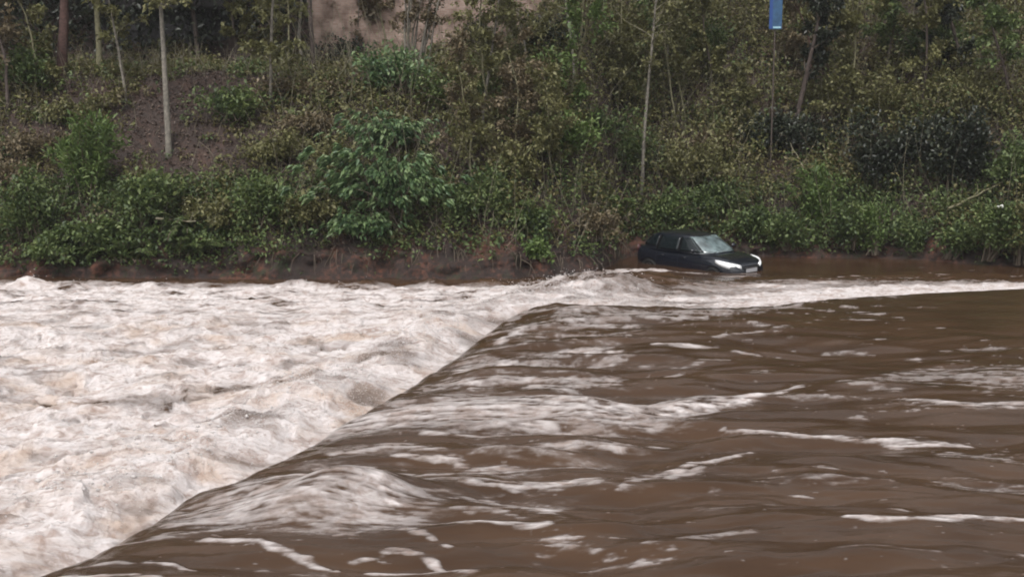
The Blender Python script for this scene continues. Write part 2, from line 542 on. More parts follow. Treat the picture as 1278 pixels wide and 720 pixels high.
def build_river():
    ys = [5.0]
    while ys[-1] < 47:
        ys.append(ys[-1] + max(0.028, ys[-1] * ys[-1] * 0.00016 if ys[-1] < 31 else 0.085))
    ys = np.concatenate([np.linspace(-40, 4.5, 40), ys])
    us = np.concatenate([-1 - np.linspace(1, 0, 40)[:-1] ** 2 * 6, np.linspace(-1, 1, 1050), 1 + np.linspace(0, 1, 40)[1:] ** 2 * 6])
    U, Y = np.meshgrid(us, ys)
    X = U * (np.maximum(Y, 4) * 0.46 + 1.6)
    sd = crest_sd(X, Y)
    n, m = X.shape
    px, py = to_px(X, np.maximum(Y, 5.0), 0.0)

    # ---- upper water: gentle swells, streaks drawn out along the flow
    up = -sd
    wx = X + 0.6 * fbm(X * 0.15, Y * 0.15, 2, 1)
    wy = Y + 0.5 * fbm(X * 0.2 + 9, Y * 0.2, 2, 2)
    rough_zone = np.exp(-((X - 0.5) / 5.0) ** 2) * 0.8 + 0.35
    glide = 1 - 0.75 * sstep(5, 9, X) * sstep(25, 29, Y)
    z_up = glide * 0.11 * fbm(wx * 0.22, wy * 0.55, 3, 3) + glide * rough_zone * (0.20 * fbm(wx * 0.4, wy * 1.2, 2, 5) + 0.030 * fbm(wx * 0.9, wy * 3.4, 3, 6) + 0.009 * fbm(wx * 2.4, wy * 7, 3, 7, 0.6))
    z_up = z_up * (1 - 0.6 * np.exp(-np.clip(up, 0, 99) / 1.3))
    foam = np.zeros_like(X)
    rag = fbm(wx * 0.9, wy * 4.0, 4, 8, 0.55)
    rag2 = fbm(wx * 2.6, wy * 10.0, 3, 9, 0.55)
    filam = fbm(wx * 1.1, wy * 13.0, 4, 12, 0.6)
    wob = 5.0 * fbm(wx * 0.9, wy * 1.6, 3, 14) * np.clip(18 / np.maximum(Y, 5), 0.3, 1.5)
    box = (py > 340) & (py < 800) & (px > -200) & (px < 1450)
    for pts, strg, ragd in STROKES:
        if strg <= 0:
            continue
        P = np.array(pts, float)
        q = np.full(X.shape, 9.0)
        rm = P[:, 2].max()
        lo_x, hi_x = P[:, 0].min() - 30 - rm * 14, P[:, 0].max() + 30 + rm * 14
        lo_y, hi_y = P[:, 1].min() - 25 - rm * 3.2, P[:, 1].max() + 25 + rm * 3.2
        sel = (px > lo_x) & (px < hi_x) & (py > lo_y) & (py < hi_y)
        if not sel.any():
            continue
        sx, sy = px[sel], py[sel] + wob[sel]
        b = np.full(sx.shape, 9.0)
        for (x0, y0, r0), (x1, y1, r1) in zip(P[:-1], P[1:]):
            # thickness measured down the picture, length along it: an ellipse lying on the water
            dx, dy = x1 - x0, y1 - y0
            t = np.clip(((sx - x0) * dx * 0.2 + (sy - y0) * dy) / (dx * dx * 0.2 + dy * dy), 0, 1)
            ex, ey = (sx - x0 - t * dx) * 0.22, sy - y0 - t * dy
            r = r0 + (r1 - r0) * t
            b = np.minimum(b, np.sqrt(ex * ex + ey * ey) / r)
        v = np.clip(1.25 - b + (rag[sel] * 0.9 + rag2[sel] * 0.7) * ragd, 0, 1)
        v = sstep(0.0, 1.1, v) * strg * 0.90 * np.clip(0.80 + 1.3 * rag2[sel] + 0.5 * rag[sel] + 1.3 * filam[sel], 0.12, 1.1)
        foam[sel] = np.maximum(foam[sel], np.clip(v, 0, 1))
    # scattered short flecks, denser towards the crest
    prox = np.exp(-np.clip(up, 0, 99) / 4.5) * sstep(14.5, 19, Y) + 0.22 * np.exp(-((X - 0.5) / 4) ** 2) + 0.07
    fl = fbm(wx * 0.95, wy * 3.4, 5, 21, 0.62) + 0.5 * fbm(wx * 0.4, wy * 1.1, 2, 22)
    fleck = sstep(0.34 - 0.30 * np.clip(prox, 0, 1), 0.85 - 0.25 * np.clip(prox, 0, 1), fl) * np.clip(0.55 + 1.2 * filam, 0.1, 0.9)
    veil = np.exp(-((X + 0.2 - (Y - 18) * 0.12) / 3.6) ** 2) * sstep(13, 16, Y) * 0.42 * sstep(-0.15, 0.55, fbm(wx * 0.6, wy * 3.0, 5, 23, 0.65))
    fleck = np.maximum(fleck, veil)
    calm = sstep(8.0, 12.5, X) * sstep(24, 30, Y)
    fleck = fleck * (1 - 0.9 * calm)
    tiny = sstep(0.42, 0.6, fbm(wx * 3.2, wy * 9, 3, 25, 0.6) + 0.3 * fbm(wx * .5, wy * .7, 2, 26)) * 0.28 * (1 - calm)
    foam_up = np.clip(np.maximum(np.maximum(foam, fleck), tiny), 0, 1)

    # shaped swells of the upper water
    def hump(cx, cy, rx, ry, h, ang=0.0):
        x0, y0 = on_level(cx, cy, 0)
        c, s = math.cos(ang), math.sin(ang)
        a, bb = (X - x0) * c + (Y - y0) * s, -(X - x0) * s + (Y - y0) * c
        return h * np.exp(-(a / rx) ** 2 - (bb / ry) ** 2)
    z_up = z_up + hump(420, 622, 0.85, 0.5, 0.30, 0.45) + hump(330, 610, 0.9, 0.35, 0.16) - hump(300, 700, 1.2, 0.35, 0.14) - hump(480, 680, 1.0, 0.3, 0.12)
    z_up = z_up + hump(620, 515, 2.6, 0.5, 0.12) + hump(900, 500, 1.7, 0.35, 0.08, 0.3) + hump(1230, 475, 3.0, 1.1, 0.05) - hump(1020, 440, 3.0, 1.0, 0.10, -0.4)
    z_up = z_up + hump(820, 400, 4.0, 0.9, 0.06) + foam_up * 0.022
    # pulled down towards the crest, a glassy lip
    z_up = z_up - 0.16 * np.exp(-np.clip(up, 0, 99) / 0.7) * (1 - 0.65 * sstep(-0.5, 2.5, X) * sstep(26, 30, Y))

    z_up = z_up + np.exp(-np.clip(up, 0, 99) / 0.9) * (0.05 * fbm(X * 1.3 + 3, Y * 1.3, 3, 65) + 0.012 * fbm(X * 5, Y * 5, 2, 66)) * (1 - 0.6 * sstep(5, 9, X))
    # ---- lower water
    s = np.clip(sd, 0, 99)
    right = sstep(2.0, 4.5, X + 0.25 * (Y - 34))              # beyond the corner, the far arm of the weir
    rightness = right * sstep(30, 32, Y)
    wx2 = X + 0.55 * fbm(X * 0.6, Y * 0.6, 3, 31)
    wy2 = Y + 0.55 * fbm(X * 0.6 + 5, Y * 0.6, 3, 32)
    far = sstep(29, 34, Y)                                    # the flow settles into long streaks
    bil = 1 - np.abs(fbm(wx2 * 0.8, wy2 * 0.8, 3, 33)) * 3.0
    t_big = 0.30 * fbm(wx2 * 0.42, wy2 * 0.6, 3, 34) + 0.06 * bil
    t_mid = 0.085 * ridged(wx2 * 1.0, wy2 * 1.5, 5, 36, 0.6)
    t_fine = 0.03 * fbm(wx2 * 5, wy2 * 8, 3, 37) + 0.035 * ridged(wx2 * 2.6, wy2 * 4.6, 4, 39, 0.6)
    t_far = 0.15 * fbm(X * 0.7, Y * 1.7, 4, 38) + 0.09 * ridged(X * 1.3, Y * 2.8, 3, 40)
    churn = np.exp(-((X - 2.6) / 2.6) ** 2 - ((Y - 35.8 - (X - 2.6) * 0.85) / 1.9) ** 2)
    turb = (t_big + t_mid + t_fine) * (1 - far) + t_far * far
    turb = turb * (1 - rightness) + (0.6 * t_far + 1.0 * t_mid * np.exp(-((s - 4.0) / 2.6) ** 2)) * rightness
    calm_r = rightness * sstep(6.0, 8.0, s)
    turb = turb * (1 - 0.9 * calm_r) + churn * (0.24 + 0.42 * (t_big + 0.12) / 0.3 + 0.16 * ridged(wx2 * 0.9 - wy2 * 0.3, wy2 * 1.1, 4, 44))
    # a boil rises where the fall lands
    boil = 0.16 * np.exp(-((s - 2.2) / 1.1) ** 2) * (1 - rightness * 0.5)
    # small standing waves against the far bank
    for wxp, wyp, h in ((35, 358, 0.26), (95, 360, 0.14), (190, 360, 0.16), (300, 356, 0.10), (370, 358, 0.14), (460, 357, 0.12), (540, 356, 0.15), (610, 354, 0.18), (670, 349, 0.2)):
        x0, y0 = on_level(wxp, wyp, ZW)
        turb = turb + h * np.exp(-((X - x0) / 0.45) ** 2 - ((Y - y0) / 0.4) ** 2)
    edge = Y - edge_y(X)
    damp = 1 - 0.75 * sstep(-1.4, -0.1, edge)
    z_dn = ZW - 0.1 * np.exp(-((s - 0.9) / 0.5) ** 2) + (turb + boil) * sstep(0.3, 1.6, s) * damp
    drop = sstep(0.0, 0.85, s)
    Z = z_up * (1 - drop) + z_dn * drop
    # overhanging chop: push crests sideways
    chop = sstep(0.6, 1.8, s) * (1 - far * 0.6) * (1 - calm_r) * damp
    X2 = X + chop * 0.16 * fbm(wx2 * 1.5, wy2 * 1.5, 3, 45)
    Y2 = Y + chop * 0.16 * fbm(wx2 * 1.5 + 7, wy2 * 1.5, 3, 46)

    # ---- foam below the weir
    f_left = 0.98 - 0.62 * sstep(0.03, 0.5, fbm(wx2 * 0.55 + 3, wy2 * 0.8, 4, 47)) - 0.55 * sstep(0.05, 0.5, -fbm(wx2 * 1.5, wy2 * 2.0, 5, 48, 0.65)) * sstep(1.5, 3, s)
    f_far = 0.98 - 1.0 * sstep(-0.05, 0.5, fbm(X * 0.7, Y * 2.2, 5, 49, 0.65))
    f_left = f_left * (1 - far) + f_far * far
    margin = sstep(-2.3, -0.9, edge + 1.1 * fbm(X * 0.5, Y * 0.9, 3, 50))
    f_left = f_left * (1 - 0.93 * margin)
    band = np.interp(X, [2, 5, 8, 10, 12, 16, 20], [6.6, 6.6, 6.4, 6.0, 5.4, 4.9, 4.8])
    streak = fbm(X * 0.45, Y * 2.2, 5, 54, 0.65)
    f_right = sstep(0.25, -0.25, (s - band) / 1.6 + streak * 1.6) * (0.95 - 0.8 * sstep(-0.02, 0.35, fbm(X * 0.5, Y * 2.4, 5, 55, 0.65)))
    core = np.exp(-((s - 4.9 - 0.9 * streak) / 0.8) ** 2) * sstep(13.5, 8.5, X) * np.clip(0.75 + 0.9 * streak, 0.2, 1)
    hug = sstep(0.4, 0.9, s) * sstep(4.7, 4.1, s + 0.5 * fbm(X * 0.8, Y * 0.8, 2, 58))
    f_right = np.maximum(f_right * 0.42, np.maximum(core, hug) * (0.95 - 0.5 * sstep(0.0, 0.4, fbm(X * 0.7, Y * 3.2, 4, 59, 0.6))))
    f_right = np.maximum(f_right, 0.6 * sstep(0.3, 0.5, streak) * sstep(9.5, 7.0, s))
    fo = f_left * (1 - rightness) + f_right * rightness
    fo = fo * (1 - np.clip(churn * 1.3, 0, 1) * sstep(-0.25, 0.25, fbm(wx2 * 0.9, wy2 * 1.6, 5, 56, 0.6)) * 0.75)
    fo = fo * (1 - 0.55 * rightness * sstep(7.5, 4.5, X) * sstep(-0.2, 0.2, fbm(X * 0.6 - Y * 0.25, Y * 1.9, 5, 63, 0.62)))
    lipmix = sstep(0.45, 0.95, s + 0.35 * fbm(X * 2.5, Y * 2.5, 3, 64))                              # falling sheet stays brown, then bursts white
    foam_all = foam_up * (1 - lipmix) + np.clip(fo, 0, 1) * lipmix
    for lx, ly, rx, ry, a_ in ((3.8, 39.9, 0.8, 0.8, 0.9), (4.9, 39.7, 0.6, 0.4, 0.75), (6.0, 39.3, 0.5, 0.25, 0.5), (7.4, 38.9, 0.5, 0.2, 0.45)):
        g_ = np.exp(-((X - lx) / rx) ** 2 - ((Y - ly) / ry) ** 2)
        foam_all = np.maximum(foam_all, a_ * sstep(0.2, 0.75, g_ + 1.3 * fbm(X * 1.7, Y * 2.6, 5, 67, 0.65)) * sstep(0.03, 0.2, g_))
        Z = Z + a_ * g_ * (0.04 + 0.22 * fbm(X * 1.5, Y * 1.8, 4, 68, 0.6))
    # thin white line of aerated water right at the far arm of the crest
    lipline = sstep(0.35, 0.9, s) * sstep(4.4, 3.7, s) * rightness * sstep(5.0, 8.5, X)
    foam_all = np.maximum(foam_all, lipline * 0.9)

    V = np.stack([X2, Y2, Z], -1).reshape(-1, 3)
    i = np.arange(n - 1)[:, None] * m + np.arange(m - 1)[None]
    F = np.stack([i, i + 1, i + m + 1, i + m], -1).reshape(-1, 4)
    me = np_mesh('river_water', V, F)
    at = me.attributes.new('foam', 'FLOAT', 'POINT')
    at.data.foreach_set('value', np.clip(foam_all, 0, 1).ravel().astype(np.float32))
    # how much silt the foam carries (beige clouds in the white water)
    silt = sstep(-0.1, 0.5, fbm(wx2 * 0.6 + 20, wy2 * 0.8, 5, 57, 0.65)) * (1 - far) * drop
    at = me.attributes.new('silt', 'FLOAT', 'POINT')
    at.data.foreach_set('value', np.clip(silt, 0, 1).ravel().astype(np.float32))

    mt, nt, b = mat('flood_water')
    L = nt.links
    N = nt.nodes.new
    geo = N('ShaderNodeNewGeometry')
    af = N('ShaderNodeAttribute'); af.attribute_name = 'foam'
    asl = N('ShaderNodeAttribute'); asl.attribute_name = 'silt'
    mp = N('ShaderNodeMapping'); mp.inputs['Scale'].default_value = (1.0, 2.6, 1.0)
    L.new(geo.outputs['Position'], mp.inputs['Vector'])
    nz = N('ShaderNodeTexNoise'); nz.inputs['Scale'].default_value = 5.5; nz.inputs['Detail'].default_value = 8; nz.inputs['Roughness'].default_value = 0.68
    L.new(mp.outputs[0], nz.inputs['Vector'])
    # foam break-up: attribute + (noise-0.5)*k, sharpened
    ma = N('ShaderNodeMath'); ma.operation = 'MULTIPLY_ADD'; ma.inputs[1].default_value = 0.7; ma.inputs[2].default_value = -0.35
    L.new(nz.outputs['Fac'], ma.inputs[0])
    # break-up is strongest for middling foam
    w1 = N('ShaderNodeMath'); w1.operation = 'ADD'
    L.new(af.outputs['Fac'], w1.inputs[0]); L.new(ma.outputs[0], w1.inputs[1])
    mr = N('ShaderNodeMapRange'); mr.inputs['From Min'].default_value = 0.05; mr.inputs['From Max'].default_value = 1.0
    mr.interpolation_type = 'LINEAR'
    L.new(w1.outputs[0], mr.inputs['Value'])
    # no foam where the attribute is nil
    gate = N('ShaderNodeMapRange'); gate.inputs['From Min'].default_value = 0.02; gate.inputs['From Max'].default_value = 0.25
    L.new(af.outputs['Fac'], gate.inputs['Value'])
    fm = N('ShaderNodeMath'); fm.operation = 'MULTIPLY'
    L.new(mr.outputs[0], fm.inputs[0]); L.new(gate.outputs[0], fm.inputs[1])
    # brown water, slightly varying silt
    nb = N('ShaderNodeTexNoise'); nb.inputs['Scale'].default_value = 0.5; nb.inputs['Detail'].default_value = 3
    L.new(mp.outputs[0], nb.inputs['Vector'])
    rb = N('ShaderNodeValToRGB')
    rb.color_ramp.elements[0].position = 0.35; rb.color_ramp.elements[0].color = (0.047, 0.0255, 0.0140, 1)
    rb.color_ramp.elements[1].position = 0.7; rb.color_ramp.elements[1].color = (0.071, 0.0395, 0.0220, 1)
    L.new(nb.outputs['Fac'], rb.inputs['Fac'])
    # foam colour: white to silty beige
    rf = N('ShaderNodeMix'); rf.data_type = 'RGBA'
    rf.inputs['A'].default_value = (0.61, 0.565, 0.555, 1)
    rf.inputs['B'].default_value = (0.48, 0.385, 0.325, 1)
    L.new(asl.outputs['Fac'], rf.inputs['Factor'])
    nc = N('ShaderNodeTexNoise'); nc.inputs['Scale'].default_value = 2.6; nc.inputs['Detail'].default_value = 7; nc.inputs['Roughness'].default_value = 0.62; nc.inputs['Distortion'].default_value = 0.8
    L.new(geo.outputs['Position'], nc.inputs['Vector'])
    cm = N('ShaderNodeMapRange'); cm.inputs['From Min'].default_value = 0.46; cm.inputs['From Max'].default_value = 0.70; cm.inputs['To Max'].default_value = 0.75
    L.new(nc.outputs['Fac'], cm.inputs['Value'])
    rf2 = N('ShaderNodeMix'); rf2.data_type = 'RGBA'
    rf2.inputs['B'].default_value = (0.25, 0.165, 0.125, 1)
    L.new(cm.outputs[0], rf2.inputs['Factor']); L.new(rf.outputs['Result'], rf2.inputs['A'])
    # fine lace of bubbles and torn film
    mp2 = N('ShaderNodeMapping'); mp2.inputs['Scale'].default_value = (1.0, 1.7, 1.0)
    L.new(geo.outputs['Position'], mp2.inputs['Vector'])
    nd = N('ShaderNodeTexNoise'); nd.inputs['Scale'].default_value = 3.0; nd.inputs['Detail'].default_value = 6; nd.inputs['Roughness'].default_value = 0.6; nd.inputs['Distortion'].default_value = 1.6
    L.new(mp2.outputs[0], nd.inputs['Vector'])
    dm = N('ShaderNodeMapRange'); dm.inputs['From Min'].default_value = 0.53; dm.inputs['From Max'].default_value = 0.68; dm.inputs['To Max'].default_value = 0.85
    L.new(nd.outputs['Fac'], dm.inputs['Value'])
    rf3 = N('ShaderNodeMix'); rf3.data_type = 'RGBA'
    rf3.inputs['B'].default_value = (0.30, 0.235, 0.205, 1)
    L.new(dm.outputs[0], rf3.inputs['Factor']); L.new(rf2.outputs['Result'], rf3.inputs['A'])
    rf2 = rf3
    mx = N('ShaderNodeMix'); mx.data_type = 'RGBA'
    L.new(fm.outputs[0], mx.inputs['Factor']); L.new(rb.outputs[0], mx.inputs['A']); L.new(rf2.outputs['Result'], mx.inputs['B'])
    L.new(mx.outputs['Result'], b.inputs['Base Color'])
    ro = N('ShaderNodeMapRange'); ro.inputs['To Min'].default_value = 0.13; ro.inputs['To Max'].default_value = 0.75
    L.new(fm.outputs[0], ro.inputs['Value']); L.new(ro.outputs[0], b.inputs['Roughness'])
    b.inputs['IOR'].default_value = 1.33
    bp = N('ShaderNodeBump'); bp.inputs['Strength'].default_value = 0.5; bp.inputs['Distance'].default_value = 0.04
    hmix = N('ShaderNodeMath'); hmix.operation = 'MULTIPLY_ADD'; hmix.inputs[1].default_value = 0.5
    hm2 = N('ShaderNodeMath'); hm2.operation = 'MULTIPLY_ADD'; hm2.inputs[1].default_value = 0.85; hm2.inputs[2].default_value = 0.30
    L.new(fm.outputs[0], hm2.inputs[0])
    hm3 = N('ShaderNodeMath'); hm3.operation = 'MULTIPLY'
    L.new(hm2.outputs[0], hm3.inputs[0]); L.new(nz.outputs['Fac'], hm3.inputs[1])
    L.new(fm.outputs[0], hmix.inputs[0]); L.new(hm3.outputs[0], hmix.inputs[2])
    sw = N('ShaderNodeMath'); sw.operation = 'MULTIPLY'; sw.inputs[1].default_value = 0.7
    L.new(fm.outputs[0], sw.inputs[0]); L.new(sw.outputs[0], b.inputs['Subsurface Weight'])
    b.inputs['Subsurface Radius'].default_value = (1.0, 0.95, 0.9)
    b.inputs['Subsurface Scale'].default_value = 0.16
    L.new(hmix.outputs[0], bp.inputs['Height']); L.new(bp.outputs[0], b.inputs['Normal'])
    o = link_mesh('river_water', me, mt, None, True)
    tag(o, 'brown flood water pouring over a weir into white churning foam', 'river', kind='structure')

    # ---- flying spray: clots and drops thrown up from the white water
    W = (foam_all * sstep(1.0, 2.0, s) * (1 - calm_r) * (Y > 9) * (Y < 38) * (np.abs(U) < 1) * np.clip((Z - ZW - 0.12) * 4, 0, 1)).ravel()
    W = W * np.clip(Y.ravel(), 1, 60) ** 1.5
    W /= W.sum()
    idx = RNG.choice(W.size, 2600, p=W)
    base = V[idx] + RNG.normal(0, 1, (len(idx), 3)) * [0.12, 0.12, 0.0]
    base[:, 2] += np.abs(RNG.normal(0, 1, len(idx))) * 0.10
    r = np.clip(RNG.lognormal(-4.75, 0.45, len(idx)), 0.004, 0.03)
    # fine mist of droplets along the foot of the fall
    W2 = (np.exp(-((s - 1.5) / 0.8) ** 2) * (s > 0.5) * sstep(14, 24, Y) * (Y < 36) * (X < 4.5) * (np.abs(U) < 1)).ravel() * np.clip(Y.ravel(), 1, 60) ** 1.3
    W2 /= W2.sum()
    i2 = RNG.choice(W2.size, 13000, p=W2)
    b2_ = V[i2] + RNG.normal(0, 1, (len(i2), 3)) * [0.15, 0.15, 0.0]
    b2_[:, 2] += RNG.random(len(i2)) ** 2 * 0.55
    base = np.concatenate([base, b2_]); r = np.concatenate([r, RNG.uniform(0.003, 0.008, len(i2))])
    idx = np.concatenate([idx, i2])
    octa = np.array([[1, 0, 0], [-1, 0, 0], [0, 1, 0], [0, -1, 0], [0, 0, 1], [0, 0, -1]], float)
    of = np.array([[0, 2, 4], [2, 1, 4], [1, 3, 4], [3, 0, 4], [2, 0, 5], [1, 2, 5], [3, 1, 5], [0, 3, 5]])
    stretch = np.stack([1 + RNG.random(len(idx)) * 1.5, np.ones(len(idx)), 0.6 + RNG.random(len(idx)) * 0.8], -1)
    SV = base[:, None, :] + octa[None] * (r[:, None] * stretch)[:, None, :]
    SF = (np.arange(len(idx))[:, None, None] * 6 + of[None]).reshape(-1, 3)
    sp = link_mesh('spray', np_mesh('spray', SV.reshape(-1, 3), SF), solid('spray_white', (0.52, 0.49, 0.48), 0.8), None, True)
    tag(sp, 'white spray and drops thrown up by the churning water', 'spray', kind='stuff')


build_river()


# ------------------------------------------------------------------ plants
def root_empty(name, loc, label, cat, group=None):
    o = bpy.data.objects.new(name, None)
    o.empty_display_size = 0.2
    COL.objects.link(o)
    o.location = loc
    return tag(o, label, cat, group)


def make_tree(name, px, py, h, rad, bark, leafm, nleaf, lsize, label, lean=(0, 0), crown_from=0.3, spread=0.28, nbr=22, stems=1, group=None, cat='tree', wob=0.05):
    x, y, z = place(px, py)
    t = root_empty(name, (x, y, z - 0.05), label, cat, group)
    tb = Tubes(7)
    tw = Tubes(4)
    LP, LA = [], []
    for sidx in range(stems):
        a = RNG.uniform(0, 2 * math.pi)
        sp = 0.0 if stems == 1 else RNG.uniform(0.12, 0.42)
        d0 = np.array([lean[0] + math.cos(a) * sp, lean[1] + math.sin(a) * sp * 0.6, 1.0])
        d0 /= np.linalg.norm(d0)
        hh = h * (1 if sidx == 0 else RNG.uniform(0.65, 1))
        rr = rad * (1 if stems == 1 else RNG.uniform(0.6, 1))
        tp = curve_path((0.06 * sidx * math.cos(a), 0.06 * sidx * math.sin(a), -0.1), d0, hh, 14, wob * 1.7, 0.1)
        tb.add(tp, np.linspace(1, 0.25, len(tp)) * rr)
        if stems > 1:
            tb.build('stem', bark, t)
            tb = Tubes(7)
        for k in range(max(3, nbr // stems)):
            f = RNG.uniform(crown_from, 0.98)
            (p0,), (td,) = sample_path(tp, [f])
            ang = RNG.uniform(0, 2 * math.pi)
            bd = np.array([math.cos(ang), math.sin(ang), RNG.uniform(0.2, 1.1)])
            bl = hh * spread * RNG.uniform(0.35, 1) * (1.15 - f * 0.6)
            bpth = curve_path(p0, bd / np.linalg.norm(bd), bl, 6, 0.16, 0.1)
            tw.add(bpth, np.linspace(rr * 0.28, 0.006, len(bpth)))
            for q in range(3):
                (p1,), (d1,) = sample_path(bpth, [RNG.uniform(0.3, 0.95)])
                sd_ = d1 + RNG.normal(0, 0.6, 3)
                tpth = curve_path(p1, sd_ / np.linalg.norm(sd_), bl * RNG.uniform(0.25, 0.5), 4, 0.2, -0.1)
                tw.add(tpth, np.linspace(0.009, 0.004, len(tpth)))
                LP.append(tpth); LA.append(0)
            LP.append(bpth)
    if stems == 1:
        tb.build('trunk', bark, t)
    tw.build('branches', M['twig'] if bark is not M['bark_pale'] else M['twig_pale'], t)
    per = max(2, int(nleaf * 3.4) // len(LP))
    P, A = [], []
    for pth in LP:
        p, d = sample_path(pth, RNG.uniform(0.15, 1, per))
        P.append(p + RNG.normal(0, 0.07, p.shape)); A.append(d + RNG.normal(0, 0.8, d.shape) + [0, 0, -0.25])
    P, A = np.concatenate(P), np.concatenate(A)
    V, F = leaves(P, A, lsize * 1.12 * RNG.uniform(0.5, 1.45, len(P)), 0.62)
    link_mesh('crown', np_mesh('crown', V, F), leafm, t)
    return t


def make_shrub(name, px, py, w, h, style, leafm, nleaf, lsize, label, group=None, cat='shrub', lean=(0, -0.25)):
    """style: leafy | droop | fern | cane | spike"""
    x, y, z = place(px, py)
    t = root_empty(name, (x, y, z - 0.04), label, cat, group)
    tw = Tubes(4)
    P, A, U = [], [], []
    ns = {'leafy': 26, 'droop': 30, 'fern': 22, 'cane': 15, 'spike': 16}[style]
    per = max(4, nleaf // ns)
    clumps = [np.array([RNG.normal(0, 0.75), RNG.normal(0, 0.4)]) for _ in range(5)]
    for k in range(ns):
        c = clumps[k % 5]
        ang = RNG.uniform(0, 2 * math.pi)
        out = RNG.uniform(0.1, 1.0) ** 0.7
        tgt = np.array([(c[0] * 0.5 + math.cos(ang) * out * 0.6) * w * 0.6, (c[1] * 0.4 + math.sin(ang) * out * 0.5) * w * 0.5 + lean[1] * h * 0.5, h * RNG.uniform(0.45, 1.0) * (1.1 - 0.45 * out)])
        if style == 'spike':
            tgt = np.array([RNG.normal(0, 0.3) * w, RNG.normal(0, 0.22) * w, h * RNG.uniform(0.35, 1.0)])
        tgt[0] += lean[0] * tgt[2]
        b0 = np.array([RNG.normal(0, 0.1) * w, RNG.normal(0, 0.08) * w, 0.0])
        midp = (b0 + tgt) / 2 + np.array([0, 0, 0.18 * h]) + RNG.normal(0, 0.07, 3) * w * 0.5
        u = np.linspace(0, 1, 8)[:, None]
        pth = (1 - u) ** 2 * b0 + 2 * u * (1 - u) * midp + u * u * tgt
        if style in ('cane', 'fern'):
            pth[:, 2] -= (u[:, 0] ** 3) * h * 0.25
        tw.add(pth, np.linspace(0.018, 0.005, 8) * min(1.6, max(0.6, h)))
        if style == 'fern':
            s_ = np.linspace(0.12, 1, per // 2)
            p, d = sample_path(pth, s_)
            side = unit(np.cross(d, [0, 0, 1.0]))
            for sg in (-1, 1):
                P.append(p); A.append(side * sg + d * 0.5 + RNG.normal(0, 0.12, d.shape))
        else:
            f0 = {'leafy': 0.3, 'droop': 0.5, 'cane': 0.15, 'spike': 0.1}[style]
            p, d = sample_path(pth, RNG.uniform(f0, 1, per) ** 0.8)
            jit = {'leafy': 0.11, 'droop': 0.12, 'cane': 0.06, 'spike': 0.09}[style] * (0.6 + w * 0.5)
            p = p + RNG.normal(0, jit, p.shape)
            P.append(p)
            if style == 'droop':
                # leaves gathered in rosettes at the shoot tips, in loose tiers
                nr = 7
                rp, _ = sample_path(pth, RNG.uniform(0.45, 1, nr))
                rp = rp + RNG.normal(0, 1, rp.shape) * [0.2 * w, 0.12 * w, 0.05 * h]
                which = RNG.integers(0, nr, len(p))
                p = rp[which] + RNG.normal(0, 0.05, p.shape)
                P[-1] = p
                outv = unit(np.stack([p[:, 0], p[:, 1] - 0.2, p[:, 2] * 0], -1) + RNG.normal(0, 0.35, p.shape))
                A.append(outv + [0, 0, -0.45])
            else:
                A.append(d * 0.7 + RNG.normal(0, 0.75, d.shape))
    P, A = np.concatenate(P), np.concatenate(A)
    asp = {'leafy': 0.6, 'droop': 0.42, 'fern': 0.3, 'cane': 0.6, 'spike': 0.3}[style]
    V, F = leaves(P, A, lsize * RNG.uniform(0.6, 1.3, len(P)), asp)
    tw.build('stems', M['twig'], t)
    link_mesh('foliage', np_mesh('foliage', V, F), leafm, t)
    return t


BP, BD, BR, BO = M['bark_pale'], M['bark_dark'], M['bark_red'], M['bark_olive']
LO, LAU, LG, LB, LBL, LD = M['leaf_olive'], M['leaf_autumn'], M['leaf_green'], M['leaf_bright'], M['leaf_blue'], M['leaf_dark']
